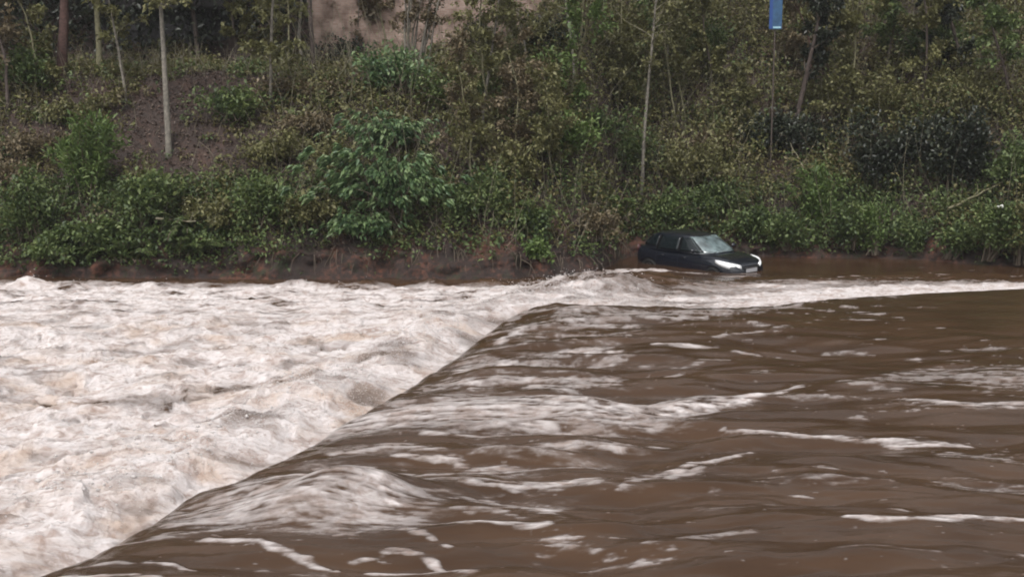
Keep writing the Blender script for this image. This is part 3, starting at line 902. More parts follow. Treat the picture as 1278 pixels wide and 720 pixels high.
# (px, py base, height m, radius, bark, leaf, leaves, leaf size, label, options)
TREES = [
    (211, 196, 9.0, 0.125, BP, LO, 700, 0.15, 'tallest pale grey trunk rising alone from the bare brown slope', dict(crown_from=0.55, lean=(0.0, 0.05), wob=0.007)),
    (158, 126, 7.0, 0.06, BP, LO, 500, 0.15, 'slim grey sapling just left of the tallest pale trunk', dict(wob=0.025)),
    (124, 92, 7.5, 0.13, BO, LAU, 700, 0.16, 'broad olive trunk on the shelf between the reddish trunk and slim grey sapling', dict(crown_from=0.45, wob=0.03)),
    (78, 96, 8.0, 0.22, BR, LAU, 800, 0.15, 'thick reddish brown trunk at the left end of the shelf', dict(crown_from=0.4, wob=0.03)),
    (42, 120, 5.5, 0.05, BO, LO, 900, 0.15, 'leafy olive sapling in front of the thick reddish trunk', dict(crown_from=0.15)),
    (10, 140, 6.5, 0.07, BD, LAU, 700, 0.15, 'brown leaved tree cut off by the left edge of the frame', dict(crown_from=0.2)),
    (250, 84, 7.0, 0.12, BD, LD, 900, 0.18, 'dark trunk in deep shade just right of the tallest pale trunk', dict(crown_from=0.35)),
    (300, 88, 6.5, 0.08, BD, LO, 1000, 0.17, 'dark stemmed tree hung with round pale green leaves', dict(crown_from=0.12)),
    (338, 132, 7.0, 0.075, BP, LO, 600, 0.16, 'pale slim trunk leaning slightly, with yellow green ivy leaves', dict(crown_from=0.2, lean=(0.03, 0), wob=0.03)),
    (358, 92, 6.5, 0.045, BO, LO, 400, 0.14, 'thin olive sapling between two pale trunks', dict()),
    (377, 86, 7.0, 0.08, BP, LAU, 260, 0.13, 'crooked pale trunk beside the brick wall left end', dict(crown_from=0.5, wob=0.07)),
    (392, 92, 7.0, 0.11, BD, LAU, 350, 0.13, 'dark upright trunk against the brick wall', dict(crown_from=0.5, wob=0.03)),
    (520, 92, 5.5, 0.075, BP, LAU, 700, 0.13, 'many stemmed bare coppice fanning out before the brick wall', dict(stems=9, crown_from=0.3, spread=0.2, nbr=40)),
    (450, 80, 4.2, 0.06, BP, LAU, 300, 0.12, 'small open coppice of pale crossing stems left of the big one', dict(stems=5, crown_from=0.3, spread=0.2, nbr=20)),
    (548, 84, 6.0, 0.05, BO, LO, 1100, 0.14, 'leafy sapling in front of the middle of the brick wall', dict(crown_from=0.3)),
    (488, 78, 5.5, 0.045, BO, LAU, 800, 0.14, 'brown leaved sapling between the two coppices', dict(crown_from=0.1)),
    (603, 172, 7.5, 0.065, BP, LO, 600, 0.13, 'grey sapling at the right end of the brick wall', dict(wob=0.025)),
    (616, 160, 6.5, 0.05, BO, LO, 700, 0.13, 'olive sapling crowding the grey one beside the brick wall', dict()),
    (660, 130, 6.5, 0.055, BP, LO, 900, 0.13, 'leafy pale sapling above the dark hollow', dict(crown_from=0.15)),
    (640, 210, 5.0, 0.04, BO, LAU, 900, 0.12, 'brown leaved sapling low on the slope right of the big leaved shrub', dict(crown_from=0.15)),
    (708, 150, 7.0, 0.05, BO, LB, 600, 0.14, 'sapling with bright yellow green leaves on its lower trunk', dict(crown_from=0.08)),
    (716, 120, 7.5, 0.06, BP, LO, 400, 0.13, 'thin pale trunk behind the yellow green sapling', dict(crown_from=0.4, wob=0.02)),
    (728, 96, 7.0, 0.06, BO, LAU, 400, 0.13, 'brownish thin trunk just right of the thin pale one', dict(crown_from=0.4, lean=(0.03, 0))),
    (801, 244, 10.0, 0.085, BP, LO, 500, 0.13, 'longest pale pole of a trunk rooted low above the black car', dict(crown_from=0.5, lean=(0.01, 0.1), wob=0.015)),
    (770, 140, 6.0, 0.045, BO, LO, 1000, 0.13, 'bushy olive sapling left of the longest pale pole', dict(crown_from=0.12)),
    (846, 160, 6.0, 0.05, BO, LO, 500, 0.13, 'sapling leaning left behind the longest pale pole', dict(lean=(-0.18, 0), wob=0.02)),
    (856, 150, 6.0, 0.045, BO, LO, 500, 0.13, 'thinner twin of the left leaning sapling', dict(lean=(-0.15, 0), wob=0.02)),
    (832, 90, 6.5, 0.05, BP, LG, 700, 0.14, 'pale sapling at the slope top with fresh green leaves', dict(crown_from=0.15)),
    (890, 120, 6.0, 0.05, BD, LO, 1200, 0.14, 'dense olive tree left of the blue sign', dict(crown_from=0.08)),
    (935, 170, 2.9, 0.05, BD, LO, 900, 0.13, 'low branching olive tree under the blue sign', dict(crown_from=0.1)),
    (990, 178, 6.5, 0.13, BD, LD, 900, 0.14, 'dark stout trunk just right of the blue sign', dict(crown_from=0.4, wob=0.02, lean=(0.08, 0))),
    (1012, 120, 6.0, 0.05, BR, LAU, 1100, 0.14, 'russet sapling right of the dark stout trunk', dict(crown_from=0.15)),
    (1058, 190, 7.0, 0.06, BO, LO, 1100, 0.14, 'tall thin olive tree above the dark thicket', dict(crown_from=0.2)),
    (1105, 100, 6.5, 0.08, BD, LG, 1200, 0.14, 'green tree with a dark trunk on the upper right slope', dict(crown_from=0.15)),
    (1150, 150, 6.5, 0.07, BD, LO, 1200, 0.13, 'olive tree standing behind the grey tinged evergreen', dict(crown_from=0.12)),
    (1200, 100, 6.5, 0.09, BD, LD, 1300, 0.15, 'dark leaved tree left of the small brick patch', dict(crown_from=0.1)),
    (1262, 150, 6.0, 0.07, BD, LG, 1100, 0.14, 'green tree in front of the small brick patch', dict(crown_from=0.35)),
    (565, 210, 4.5, 0.035, BO, LAU, 700, 0.11, 'thin brown leaved sapling just right of the big leaved shrub', dict(crown_from=0.15)),
    (590, 240, 4.5, 0.04, BO, LO, 700, 0.11, 'olive sapling above the red earth scar', dict(crown_from=0.2)),
    (690, 235, 4.5, 0.035, BO, LO, 800, 0.12, 'slender olive sapling on the lower slope left of the longest pale pole', dict(crown_from=0.15)),
]
for px, py, h, r, bk, lf, nl, ls, lab, kw in TREES:
    make_tree('slim_tree' if r < 0.09 else 'tree', px, py, h, r, bk, lf, nl, ls, lab, group='trees on the far river bank', **kw)

SHRUBS = [
    # the big leaved shrub and its companions
    (493, 288, 2.6, 2.7, 'droop', LBL, 2100, 0.23, 'largest shrub, layered drooping blue green leaves over the earth cut', (0, -0.35)),
    (490, 195, 1.9, 1.5, 'droop', LBL, 750, 0.21, 'blue green leafy shrub directly above the largest one', (0, -0.25)),
    (500, 120, 2.2, 1.5, 'leafy', LBL, 900, 0.17, 'dull blue green bush below the many stemmed coppice', (0, -0.2)),
    (455, 298, 1.3, 0.8, 'droop', LBL, 500, 0.2, 'pale blue green tuft hanging over the cut under the largest shrub', (0, -0.5)),
    (585, 140, 2.2, 1.3, 'leafy', LG, 900, 0.14, 'dark green bush below the right end of the brick wall', (0, -0.2)),
    # left
    (115, 250, 1.6, 2.3, 'spike', LB, 1500, 0.20, 'upright bright green bush, tallest on the left lower slope', (0, -0.2)),
    (180, 285, 1.7, 1.7, 'leafy', LG, 1300, 0.16, 'green bush right of the upright bright green one', (0, -0.3)),
    (176, 260, 0.8, 1.5, 'spike', LO, 350, 0.16, 'thin yellowish spire of leaves above the green bush', (0, -0.2)),
    (40, 300, 1.6, 2.0, 'leafy', LG, 1300, 0.15, 'dark green bush by the left edge of the frame', (0, -0.3)),
    (115, 310, 2.0, 1.1, 'cane', LG, 1000, 0.16, 'low arching green plant at the foot of the upright bush', (0, -0.5)),
    (165, 326, 1.6, 1.0, 'fern', LG, 1100, 0.15, 'ferny fringe hanging just above the muddy water line', (0, -0.5)),
    (235, 300, 1.7, 1.2, 'fern', LG, 1300, 0.15, 'green fern clump right behind the fallen pale branch', (0, -0.4)),
    (285, 285, 1.6, 1.3, 'cane', LO, 1000, 0.15, 'arching bramble right of the fallen pale branch', (0, -0.4)),
    (335, 280, 1.8, 1.4, 'leafy', LG, 1300, 0.14, 'green bush overhanging the dark cut, left of the largest shrub', (0, -0.4)),
    (385, 285, 1.6, 1.3, 'cane', LO, 1000, 0.15, 'olive bramble between the overhanging bush and the largest shrub', (0, -0.4)),
    (235, 318, 1.9, 0.7, 'fern', LG, 900, 0.14, 'dark ferns below the fallen pale branch', (0, -0.5)),
    (70, 325, 1.8, 0.9, 'cane', LG, 900, 0.14, 'dark low growth at the water line far left', (0, -0.5)),
    (5, 260, 1.7, 1.6, 'leafy', LAU, 900, 0.14, 'brown bush cut by the left edge, above the dark green one', (0, -0.3)),
    (290, 150, 1.5, 0.95, 'leafy', LG, 800, 0.15, 'small green bush right of the tallest pale trunk on the upper slope', (0, -0.2)),
    (345, 205, 2.2, 1.2, 'cane', LO, 900, 0.13, 'olive scrub in the middle of the left slope', (0, -0.2)),
    (390, 175, 2.0, 1.1, 'cane', LAU, 800, 0.13, 'tan scrub above the middle olive scrub', (0, -0.2)),
    (400, 230, 2.0, 1.3, 'leafy', LO, 1000, 0.13, 'olive bush tucked left of the largest shrub', (0, -0.2)),
    (40, 200, 2.4, 1.2, 'cane', LAU, 900, 0.13, 'russet scrub on the left mid slope', (0, -0.2)),
    (100, 150, 2.4, 1.0, 'cane', LO, 800, 0.13, 'dull olive scrub on the left below the shelf', (0, -0.2)),
    (20, 110, 1.8, 1.2, 'leafy', LG, 900, 0.15, 'green bush under the leafy olive sapling on the shelf', (0, -0.2)),
    (430, 85, 2.4, 0.9, 'leafy', LD, 900, 0.13, 'dark bush with pale flecks below the brick wall', (0, -0.2)),
    (385, 120, 2.6, 0.5, 'cane', LAU, 800, 0.13, 'straw coloured scrub on the rounded edge of the shelf', (0, -0.1)),
    # centre
    (475, 72, 1.8, 1.1, 'cane', LAU, 900, 0.14, 'straw and brown scrub at the foot of the brick wall', (0, -0.2)),
    (535, 84, 1.6, 0.9, 'cane', LO, 700, 0.14, 'olive bush under the coppice in front of the brick wall', (0, -0.2)),
    (595, 66, 1.3, 1.2, 'leafy', LD, 800, 0.14, 'dark bush at the right foot of the brick wall', (0, -0.2)),
    (620, 270, 1.5, 1.3, 'leafy', LG, 1100, 0.13, 'green bush above the red earth scar', (0, -0.3)),
    (570, 275, 1.4, 1.0, 'leafy', LG, 900, 0.13, 'small dark green bush right under the largest shrub', (0, -0.3)),
    (665, 300, 1.2, 1.5, 'cane', LG, 800, 0.14, 'trailing green plant hanging to the right of the red earth scar', (0, -0.4)),
    (678, 326, 0.7, 0.9, 'cane', LB, 280, 0.14, 'small yellowish green plant dangling close to the foam', (0, -0.3)),
    (700, 205, 1.6, 1.5, 'leafy', LB, 900, 0.15, 'bright green bush at the heart of the slope', (0, -0.3)),
    (740, 180, 1.8, 1.2, 'leafy', LG, 1000, 0.14, 'dark green bush right of the bright green one', (0, -0.2)),
    (650, 230, 1.6, 1.3, 'leafy', LO, 900, 0.13, 'olive bush left of the bright green one', (0, -0.2)),
    (770, 275, 1.8, 1.4, 'fern', LB, 1100, 0.16, 'spreading light green fronds left of the car roof', (0, -0.4)),
    (740, 300, 1.5, 1.4, 'cane', LAU, 700, 0.13, 'reddish brown tangle just left of the car', (0, -0.3)),
    (850, 240, 1.8, 1.7, 'leafy', LO, 1400, 0.14, 'yellow olive bush right above the car roof', (0, -0.3)),
    (830, 285, 1.8, 1.2, 'leafy', LG, 1200, 0.13, 'dark green bush touching the car rear', (0, -0.3)),
    (890, 275, 1.7, 1.3, 'leafy', LG, 1200, 0.13, 'mid green bush behind the car windscreen', (0, -0.3)),
    (790, 210, 1.8, 1.2, 'leafy', LG, 1000, 0.13, 'dull green bush at the foot of the leaning saplings', (0, -0.2)),
    (880, 200, 1.9, 1.3, 'cane', LAU, 1000, 0.13, 'tan scrub above the yellow olive bush', (0, -0.2)),
    # right
    (950, 300, 1.7, 1.5, 'leafy', LG, 1500, 0.14, 'green bush right of the car bonnet', (0, -0.4)),
    (985, 312, 1.5, 1.2, 'leafy', LG, 1200, 0.14, 'rounded green bush at the calm water line', (0, -0.4)),
    (1020, 285, 1.5, 2.4, 'spike', LB, 1500, 0.2, 'vivid green leaning plume of leaves, brightest on the right', (-0.15, -0.3)),
    (1058, 312, 1.5, 1.6, 'leafy', LG, 1400, 0.14, 'green bush right of the vivid plume at the water', (0, -0.4)),
    (1090, 318, 1.3, 1.5, 'spike', LB, 1000, 0.17, 'upright light green clump dipping in the calm water', (0, -0.4)),
    (1140, 318, 1.2, 1.4, 'spike', LG, 900, 0.17, 'narrow green clump between two dark gaps at the water', (0, -0.4)),
    (1185, 322, 1.4, 1.1, 'leafy', LG, 1000, 0.14, 'low dark green bush by the right water line', (0, -0.4)),
    (1235, 325, 1.8, 1.9, 'leafy', LG, 1900, 0.14, 'large green bush bulging over the water at right', (0, -0.4)),
    (1275, 330, 1.8, 2.2, 'leafy', LO, 1700, 0.14, 'olive bush cut off by the right edge of the frame', (0, -0.4)),
    (1250, 250, 2.2, 2.1, 'leafy', LG, 1800, 0.14, 'tall green bush above the large bulging one', (0, -0.3)),
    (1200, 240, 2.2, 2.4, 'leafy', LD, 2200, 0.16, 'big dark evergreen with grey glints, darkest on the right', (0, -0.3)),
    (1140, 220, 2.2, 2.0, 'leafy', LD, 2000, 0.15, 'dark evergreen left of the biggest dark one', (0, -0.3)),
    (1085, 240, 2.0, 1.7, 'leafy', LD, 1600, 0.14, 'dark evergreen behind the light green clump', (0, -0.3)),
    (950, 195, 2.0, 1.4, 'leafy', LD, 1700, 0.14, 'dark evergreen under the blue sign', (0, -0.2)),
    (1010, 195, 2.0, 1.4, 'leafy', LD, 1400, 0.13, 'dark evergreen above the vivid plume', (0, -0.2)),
    (1100, 160, 2.4, 1.5, 'leafy', LO, 1500, 0.13, 'olive bush above the row of dark evergreens', (0, -0.2)),
    (1040, 145, 2.2, 1.4, 'leafy', LO, 1300, 0.13, 'brownish olive bush right of the dark stout trunk', (0, -0.2)),
    (1210, 150, 2.4, 1.6, 'leafy', LO, 1500, 0.13, 'olive bush below the small brick patch', (0, -0.2)),
    (1165, 80, 2.6, 1.6, 'leafy', LG, 1500, 0.14, 'dull green bush left of the small brick patch', (0, -0.2)),
    (1000, 75, 2.4, 1.0, 'cane', LAU, 1000, 0.13, 'russet scrub right of the blue sign', (0, -0.2)),
    (870, 80, 2.2, 1.5, 'leafy', LG, 1400, 0.14, 'fresh green bush at the slope top left of the blue sign', (0, -0.2)),
    (780, 90, 2.2, 1.2, 'leafy', LO, 1100, 0.13, 'olive bush at the slope top by the longest pale pole', (0, -0.2)),
    (680, 75, 2.0, 1.2, 'leafy', LD, 1000, 0.14, 'dark bush at the slope top behind the thin trunks', (0, -0.2)),
    (640, 110, 1.8, 1.2, 'leafy', LO, 900, 0.13, 'olive bush just right of the saplings by the brick wall', (0, -0.2)),
    (1120, 305, 1.6, 1.2, 'cane', LG, 800, 0.13, 'low tangle in the shade behind the narrow green clump', (0, -0.3)),
]
for px, py, w, h, st, lf, nl, ls, lab, ln in SHRUBS:
    nm = {'leafy': 'bush', 'droop': 'bush', 'fern': 'fern', 'cane': 'bramble', 'spike': 'upright_shrub'}[st]
    make_shrub(nm, px, py, w * (1.35 if px < 930 or py < 250 else 1.0), h * (1.3 if px < 930 or py < 250 else RNG.uniform(0.95, 1.5)), st, lf, int(nl * (2.0 if px < 930 or py < 250 else 1.35)), ls * 1.12, lab, 'shrubs on the far river bank', {'fern': 'fern', 'cane': 'bramble'}.get(st, 'shrub'), ln)


# ---- ground cover nobody could count
def scatter(name, n, size, m, label, cat, xr, dr, dens_fn, hang=0.25, lift=(0.0, 0.25), aspect=0.6, flat=False):
    x = RNG.uniform(xr[0], xr[1], n * 2)
    d = RNG.uniform(dr[0], dr[1], n * 2)
    y = edge_y(x) + d
    keep = RNG.random(n * 2) < dens_fn(x, y, d)
    x, y = x[keep][:n], y[keep][:n]
    z = terrain_z(x, y)
    P = np.stack([x, y, z], -1)
    hgt = RNG.uniform(lift[0], lift[1], len(x)) * (0.5 + 0.8 * np.clip(fbm(x * 0.9, y * 0.9, 2, 77) + 0.5, 0, 1))
    P[:, 2] += hgt
    P[:, 1] -= hgt * 0.3
    A = RNG.normal(0, 1, P.shape) * [1, 1, 0.35 if flat else 0.7] + [0, -0.35, -0.2]
    V, F = leaves(P, A, size * RNG.uniform(0.5, 1.4, len(x)), aspect)
    o = link_mesh(name, np_mesh(name, V, F), m)
    return tag(o, label, cat, kind='stuff')


def bare(x, y):
    """bare leaf-strewn slope round the tall pale trunk"""
    return np.clip(np.exp(-((x + 12.4) / 2.9) ** 2) * sstep(40.0, 41.5, y) * sstep(47.5, 45.5, y) * 0.97 + 0.5 * np.exp(-((x + 7.5) / 1.6) ** 2 - ((y - 42.5) / 1.2) ** 2), 0, 0.97)


def sprigs(name, n, per, size, m, label, cat, xr, dr, dens_fn, h_fn, rad=0.16, aspect=0.6):
    """clumps of leaves strung up short unseen shoots: ground cover with depth"""
    x = RNG.uniform(xr[0], xr[1], n * 3)
    d = RNG.uniform(dr[0], dr[1], n * 3)
    y = edge_y(x) + d
    keep = RNG.random(n * 3) < dens_fn(x, y, d)
    x, y, d = x[keep][:n], y[keep][:n], d[keep][:n]
    z = terrain_z(x, y)
    h = h_fn(x, y, d) * RNG.uniform(0.4, 1.0, len(x))
    f = RNG.random((len(x), per)) ** 0.75
    lx, ly = RNG.normal(0, 0.3, len(x)), RNG.normal(-0.25, 0.25, len(x))
    P = np.stack([x[:, None] + lx[:, None] * h[:, None] * f, y[:, None] + ly[:, None] * h[:, None] * f, z[:, None] + h[:, None] * f], -1)
    P = P + RNG.normal(0, rad, P.shape) * (0.5 + 0.7 * h[:, None, None])
    P = P.reshape(-1, 3)
    A = RNG.normal(0, 1, P.shape) * [1, 1, 0.6] + [0, -0.4, -0.25]
    V, F = leaves(P, A, size * RNG.uniform(0.5, 1.4, len(P)), aspect)
    return tag(link_mesh(name, np_mesh(name, V, F), m), label, cat, kind='stuff')


def wallgap(x, d):
    return sstep(-9.0, -8.2, x) * sstep(2.4, 1.6, x) * sstep(10.0, 11.2, d)


def mid_h(x, y, d):
    right = sstep(-5, 2, x)
    return (0.45 + 0.9 * right) * (0.45 + 1.1 * np.clip(0.5 + fbm(x * 0.45, y * 0.45, 3, 91), 0, 1)) * sstep(0.2, 2.5, d)


sprigs('undergrowth', 9500, 13, 0.155, M['leaf_scrub'], 'olive and brown scrub covering the bank', 'undergrowth', (-24, 26), (0.9, 15),
       lambda x, y, d: np.clip(0.42 + 2.2 * fbm(x * 0.38, y * 0.5, 3, 71) + 0.2 * sstep(-4, 4, x), 0.03, 1) * (1 - bare(x, y)) * (1 - 0.75 * wallgap(x, d)), mid_h)
sprigs('green_undergrowth', 3600, 16, 0.15, LG, 'green ground growth among the shrubs', 'undergrowth', (-24, 26), (0.6, 9),
       lambda x, y, d: np.clip(0.1 + 1.6 * fbm(x * 0.45 + 4, y * 0.6, 3, 72), 0, 1) * (1 - bare(x, y)) * (1.1 - d / 11), lambda x, y, d: 0.8 * mid_h(x, y, d) + 0.2)
sprigs('olive_undergrowth', 3000, 14, 0.15, LO, 'yellowish olive growth on the upper bank', 'undergrowth', (-8, 26), (3, 15),
       lambda x, y, d: np.clip(0.05 + 2.4 * fbm(x * 0.4 + 14, y * 0.45, 3, 74), 0, 1) * (1 - wallgap(x, d)), lambda x, y, d: 1.3 * mid_h(x, y, d) + 0.3)
scatter('leaf_litter', 42000, 0.12, M['leaf_litter'], 'brown fallen leaves strewn over the bank', 'leaf litter', (-24, 26), (0.6, 14),
        lambda x, y, d: 0.55 + 0.45 * bare(x, y), lift=(0.01, 0.07), flat=True)
scatter('ivy', 30000, 0.14, LG, 'green leaves along the lower lip of the bank', 'ivy', (-24, 26), (0.12, 3.0),
        lambda x, y, d: np.clip(0.3 + 1.3 * fbm(x * 0.6, y * 0.8, 3, 73) + 0.7 * sstep(-6.5, -9, x) + 0.3 * sstep(5, 8, x), 0, 1) * np.clip(sstep(0.1, 0.6, d) + 0.9 * sstep(-7.5, -10, x) + 0.4 * sstep(5, 8, x), 0.1, 1) * (1 - 0.8 * np.exp(-((x - 0.4) / 1.9) ** 2)), lift=(0.0, 0.6))
# far wood behind, one dark mass
nw = 9000
x = RNG.uniform(-34, 34, nw)
y = edge_y(x) + RNG.uniform(12.6, 22, nw) + 3.6 * sstep(-9.0, -8, x) * sstep(2.8, 1.8, x)
z = terrain_z(x, y) + RNG.random(nw) ** 0.9 * 7.0
P = (np.stack([x, y, z], -1)[:, None, :] + RNG.normal(0, 0.42, (nw, 15, 3))).reshape(-1, 3)
V, F = leaves(P, RNG.normal(0, 1, P.shape) + [0, -0.4, -0.3], 0.25 * RNG.uniform(0.5, 1.4, len(P)), 0.6)
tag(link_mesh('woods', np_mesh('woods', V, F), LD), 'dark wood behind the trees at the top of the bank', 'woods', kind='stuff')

# thin dead stems and canes standing all over the slope, and roots in the cut
tb = Tubes(3)
for k in range(3800):
    x = RNG.uniform(-19, 22)
    d = RNG.uniform(0.8, 13)
    y = float(edge_y(x)) + d
    if RNG.random() < bare(np.array(x), np.array(y)) * 0.9:
        continue
    z = float(terrain_z(x, y))
    hh = RNG.uniform(0.35, 1.4) * (2.3 if RNG.random() < 0.3 and x > -9 else 1)
    dd = np.array([RNG.normal(0, 0.25), RNG.normal(-0.1, 0.2), 1.0])
    p = curve_path((x, y, z - 0.05), dd / np.linalg.norm(dd), hh, 4, 0.12, -0.15)
    tb.add(p, np.linspace(0.012, 0.005, 5))
tag(tb.build('dead_stems', M['twig_pale']), 'thin pale dead stems standing all over the slope', 'dead stems', kind='stuff')
tb = Tubes(4)
for k in range(170):
    x = RNG.uniform(-9, 4.5)
    y = float(edge_y(x)) + RNG.uniform(0.5, 1.1)
    z = float(terrain_z(x, y))
    p = curve_path((x, y, z), np.array([RNG.normal(0, 0.5), -0.8, -0.5]), RNG.uniform(0.4, 1.0), 6, 0.2, -1.6)
    tb.add(p, np.linspace(0.016, 0.005, 7))
tag(tb.build('roots', M['twig']), 'thin brown roots dangling over the earth cut', 'roots', kind='stuff')


# ---- fallen branches
def branch(pa, pb, r, m, label, forks=3, lift=0.25, name='fallen_branch'):
    a, b_ = np.array(place(*pa)), np.array(place(*pb))
    a[2] += lift; b_[2] += lift
    mid = (a + b_) / 2 + RNG.normal(0, 0.06, 3)
    L0 = np.linalg.norm(b_ - a)
    org = a.copy()
    u = np.linspace(0, 1, 10)[:, None]
    pth = (1 - u) ** 2 * a + 2 * u * (1 - u) * mid + u * u * b_
    pth += RNG.normal(0, 0.012 * L0, pth.shape)
    t = Tubes(7)
    t.add(pth - org, np.linspace(r, r * 0.45, 10))
    for k in range(forks):
        (p0,), (d0,) = sample_path(pth, [RNG.uniform(0.4, 0.9)])
        dd = unit(d0 + RNG.normal(0, 0.5, 3) + [0, 0, 0.3])
        t.add(curve_path(p0 - org, dd, L0 * RNG.uniform(0.15, 0.3), 5, 0.12), np.linspace(r * 0.45, 0.006, 6))
    o = t.build(name, m)
    o.location = org
    return tag(o, label, 'branch')


branch((196, 301), (246, 307), 0.045, M['twig_pale'], 'fallen pale bare branch lying in the ferns at left', 2, 0.75)
branch((112, 288), (150, 300), 0.03, M['bark_red'], 'dull brown stick below the upright bright green bush', 2, 0.3)
branch((690, 159), (735, 159), 0.03, M['twig_pale'], 'pale level stick beside the yellow green sapling', 1, 0.6)
branch((975, 190), (1003, 240), 0.035, M['twig_pale'], 'pale forked stick leaning above the vivid plume', 3, 0.9)
branch((1165, 238), (1215, 222), 0.03, M['twig_pale'], 'grey bare stick poking out of the dark evergreen', 3, 1.2)
branch((1180, 296), (1250, 262), 0.05, M['bark_olive'], 'slanting brown branch under the large bulging bush', 3, 1.0)
branch((905, 206), (935, 203), 0.03, M['twig_pale'], 'short pale stick right of the yellow olive bush', 1, 0.5)


# ---- brick walls at the top
def brick_mat():
    m, nt, b = mat('old_brick')
    L = nt.links
    tc = nt.nodes.new('ShaderNodeTexCoord')
    mp = nt.nodes.new('ShaderNodeMapping'); mp.inputs['Rotation'].default_value = (math.pi / 2, 0, 0)
    L.new(tc.outputs['Object'], mp.inputs['Vector'])
    bt = nt.nodes.new('ShaderNodeTexBrick')
    bt.inputs['Color1'].default_value = (0.33, 0.22, 0.175, 1)
    bt.inputs['Color2'].default_value = (0.45, 0.33, 0.275, 1)
    bt.inputs['Mortar'].default_value = (0.36, 0.31, 0.27, 1)
    bt.inputs['Scale'].default_value = 1.0
    bt.inputs['Brick Width'].default_value = 0.24
    bt.inputs['Row Height'].default_value = 0.085
    bt.inputs['Mortar Size'].default_value = 0.010
    L.new(mp.outputs[0], bt.inputs['Vector'])
    n = nt.nodes.new('ShaderNodeTexNoise'); n.inputs['Scale'].default_value = 1.8; n.inputs['Detail'].default_value = 6
    L.new(tc.outputs['Object'], n.inputs['Vector'])
    r = nt.nodes.new('ShaderNodeValToRGB')
    r.color_ramp.elements[0].position = 0.35; r.color_ramp.elements[0].color = (0.4, 0.36, 0.34, 1)
    r.color_ramp.elements[1].position = 0.65; r.color_ramp.elements[1].color = (1, 1, 1, 1)
    L.new(n.outputs['Fac'], r.inputs['Fac'])
    mx = nt.nodes.new('ShaderNodeMix'); mx.data_type = 'RGBA'; mx.blend_type = 'MULTIPLY'; mx.inputs['Factor'].default_value = 1
    L.new(bt.outputs['Color'], mx.inputs['A']); L.new(r.outputs[0], mx.inputs['B'])
    L.new(mx.outputs['Result'], b.inputs['Base Color'])
    b.inputs['Roughness'].default_value = 0.9
    bp = nt.nodes.new('ShaderNodeBump'); bp.inputs['Strength'].default_value = 0.6; bp.inputs['Distance'].default_value = 0.01
    bp.invert = True
    L.new(bt.outputs['Fac'], bp.inputs['Height']); L.new(bp.outputs[0], b.inputs['Normal'])
    return m


BRICK = brick_mat()
STONE = solid('coping_stone', (0.30, 0.26, 0.23), 0.9, noise=0.3)


def box_mesh(name, sx, sy, sz, bev=0.0):
    bm = bmesh.new()
    bmesh.ops.create_cube(bm, size=1.0)
    bmesh.ops.scale(bm, vec=(sx, sy, sz), verts=bm.verts)
    if bev:
        bmesh.ops.bevel(bm, geom=bm.edges[:], offset=bev, segments=2, affect='EDGES')
    me = bpy.data.meshes.new(name)
    bm.to_mesh(me); bm.free()
    return me


def wall(pxa, pxb, ybase, depth, h, label, coping=True):
    D = depth
    xa, xb = (pxa - 639) / FPX * D, (pxb - 639) / FPX * D
    xm = (xa + xb) / 2
    z0 = CAMZ + (130 - ybase) / FPX * D
    t = root_empty('brick_wall', (xm, D, z0 - 0.3), label, 'wall')
    # ragged broken top
    bm = bmesh.new()
    w = xb - xa
    nseg = int(w / 0.24)
    top = []
    hh = h
    for i in range(nseg + 1):
        if i > 1 and i < nseg - 1 and RNG.random() < 0.25:
            hh = h + RNG.choice([0, -0.085, 0.085])
        top.append(hh)
    front, back = [], []
    for yy, lst in ((-0.17, front), (0.17, back)):
        for i in range(nseg + 1):
            xx = -w / 2 + w * i / nseg
            lst.append((bm.verts.new((xx, yy, -0.8)), bm.verts.new((xx, yy, top[i] + 0.3))))
    for i in range(nseg):
        bm.faces.new((front[i][0], front[i + 1][0], front[i + 1][1], front[i][1]))
        bm.faces.new((back[i + 1][0], back[i][0], back[i][1], back[i + 1][1]))
        bm.faces.new((front[i][1], front[i + 1][1], back[i + 1][1], back[i][1]))
    for i in (0, nseg):
        bm.faces.new((front[i][0], front[i][1], back[i][1], back[i][0]))
    bmesh.ops.recalc_face_normals(bm, faces=bm.faces[:])
    me = bpy.data.meshes.new('brickwork'); bm.to_mesh(me); bm.free()
    link_mesh('brickwork', me, BRICK, t)
    if coping:
        c = link_mesh('coping', box_mesh('coping', w + 0.05, 0.42, 0.09, 0.015), STONE, t)
        c.location = (0, 0, h + 0.3 + 0.13)
    return t


wall(396, 690, 44, 51.5, 2.4, 'old weathered red brick wall behind the coppice at the top of the bank', True)
wall(1222, 1300, 88, 52.5, 1.25, 'small patch of old red brick wall by the right edge', False)

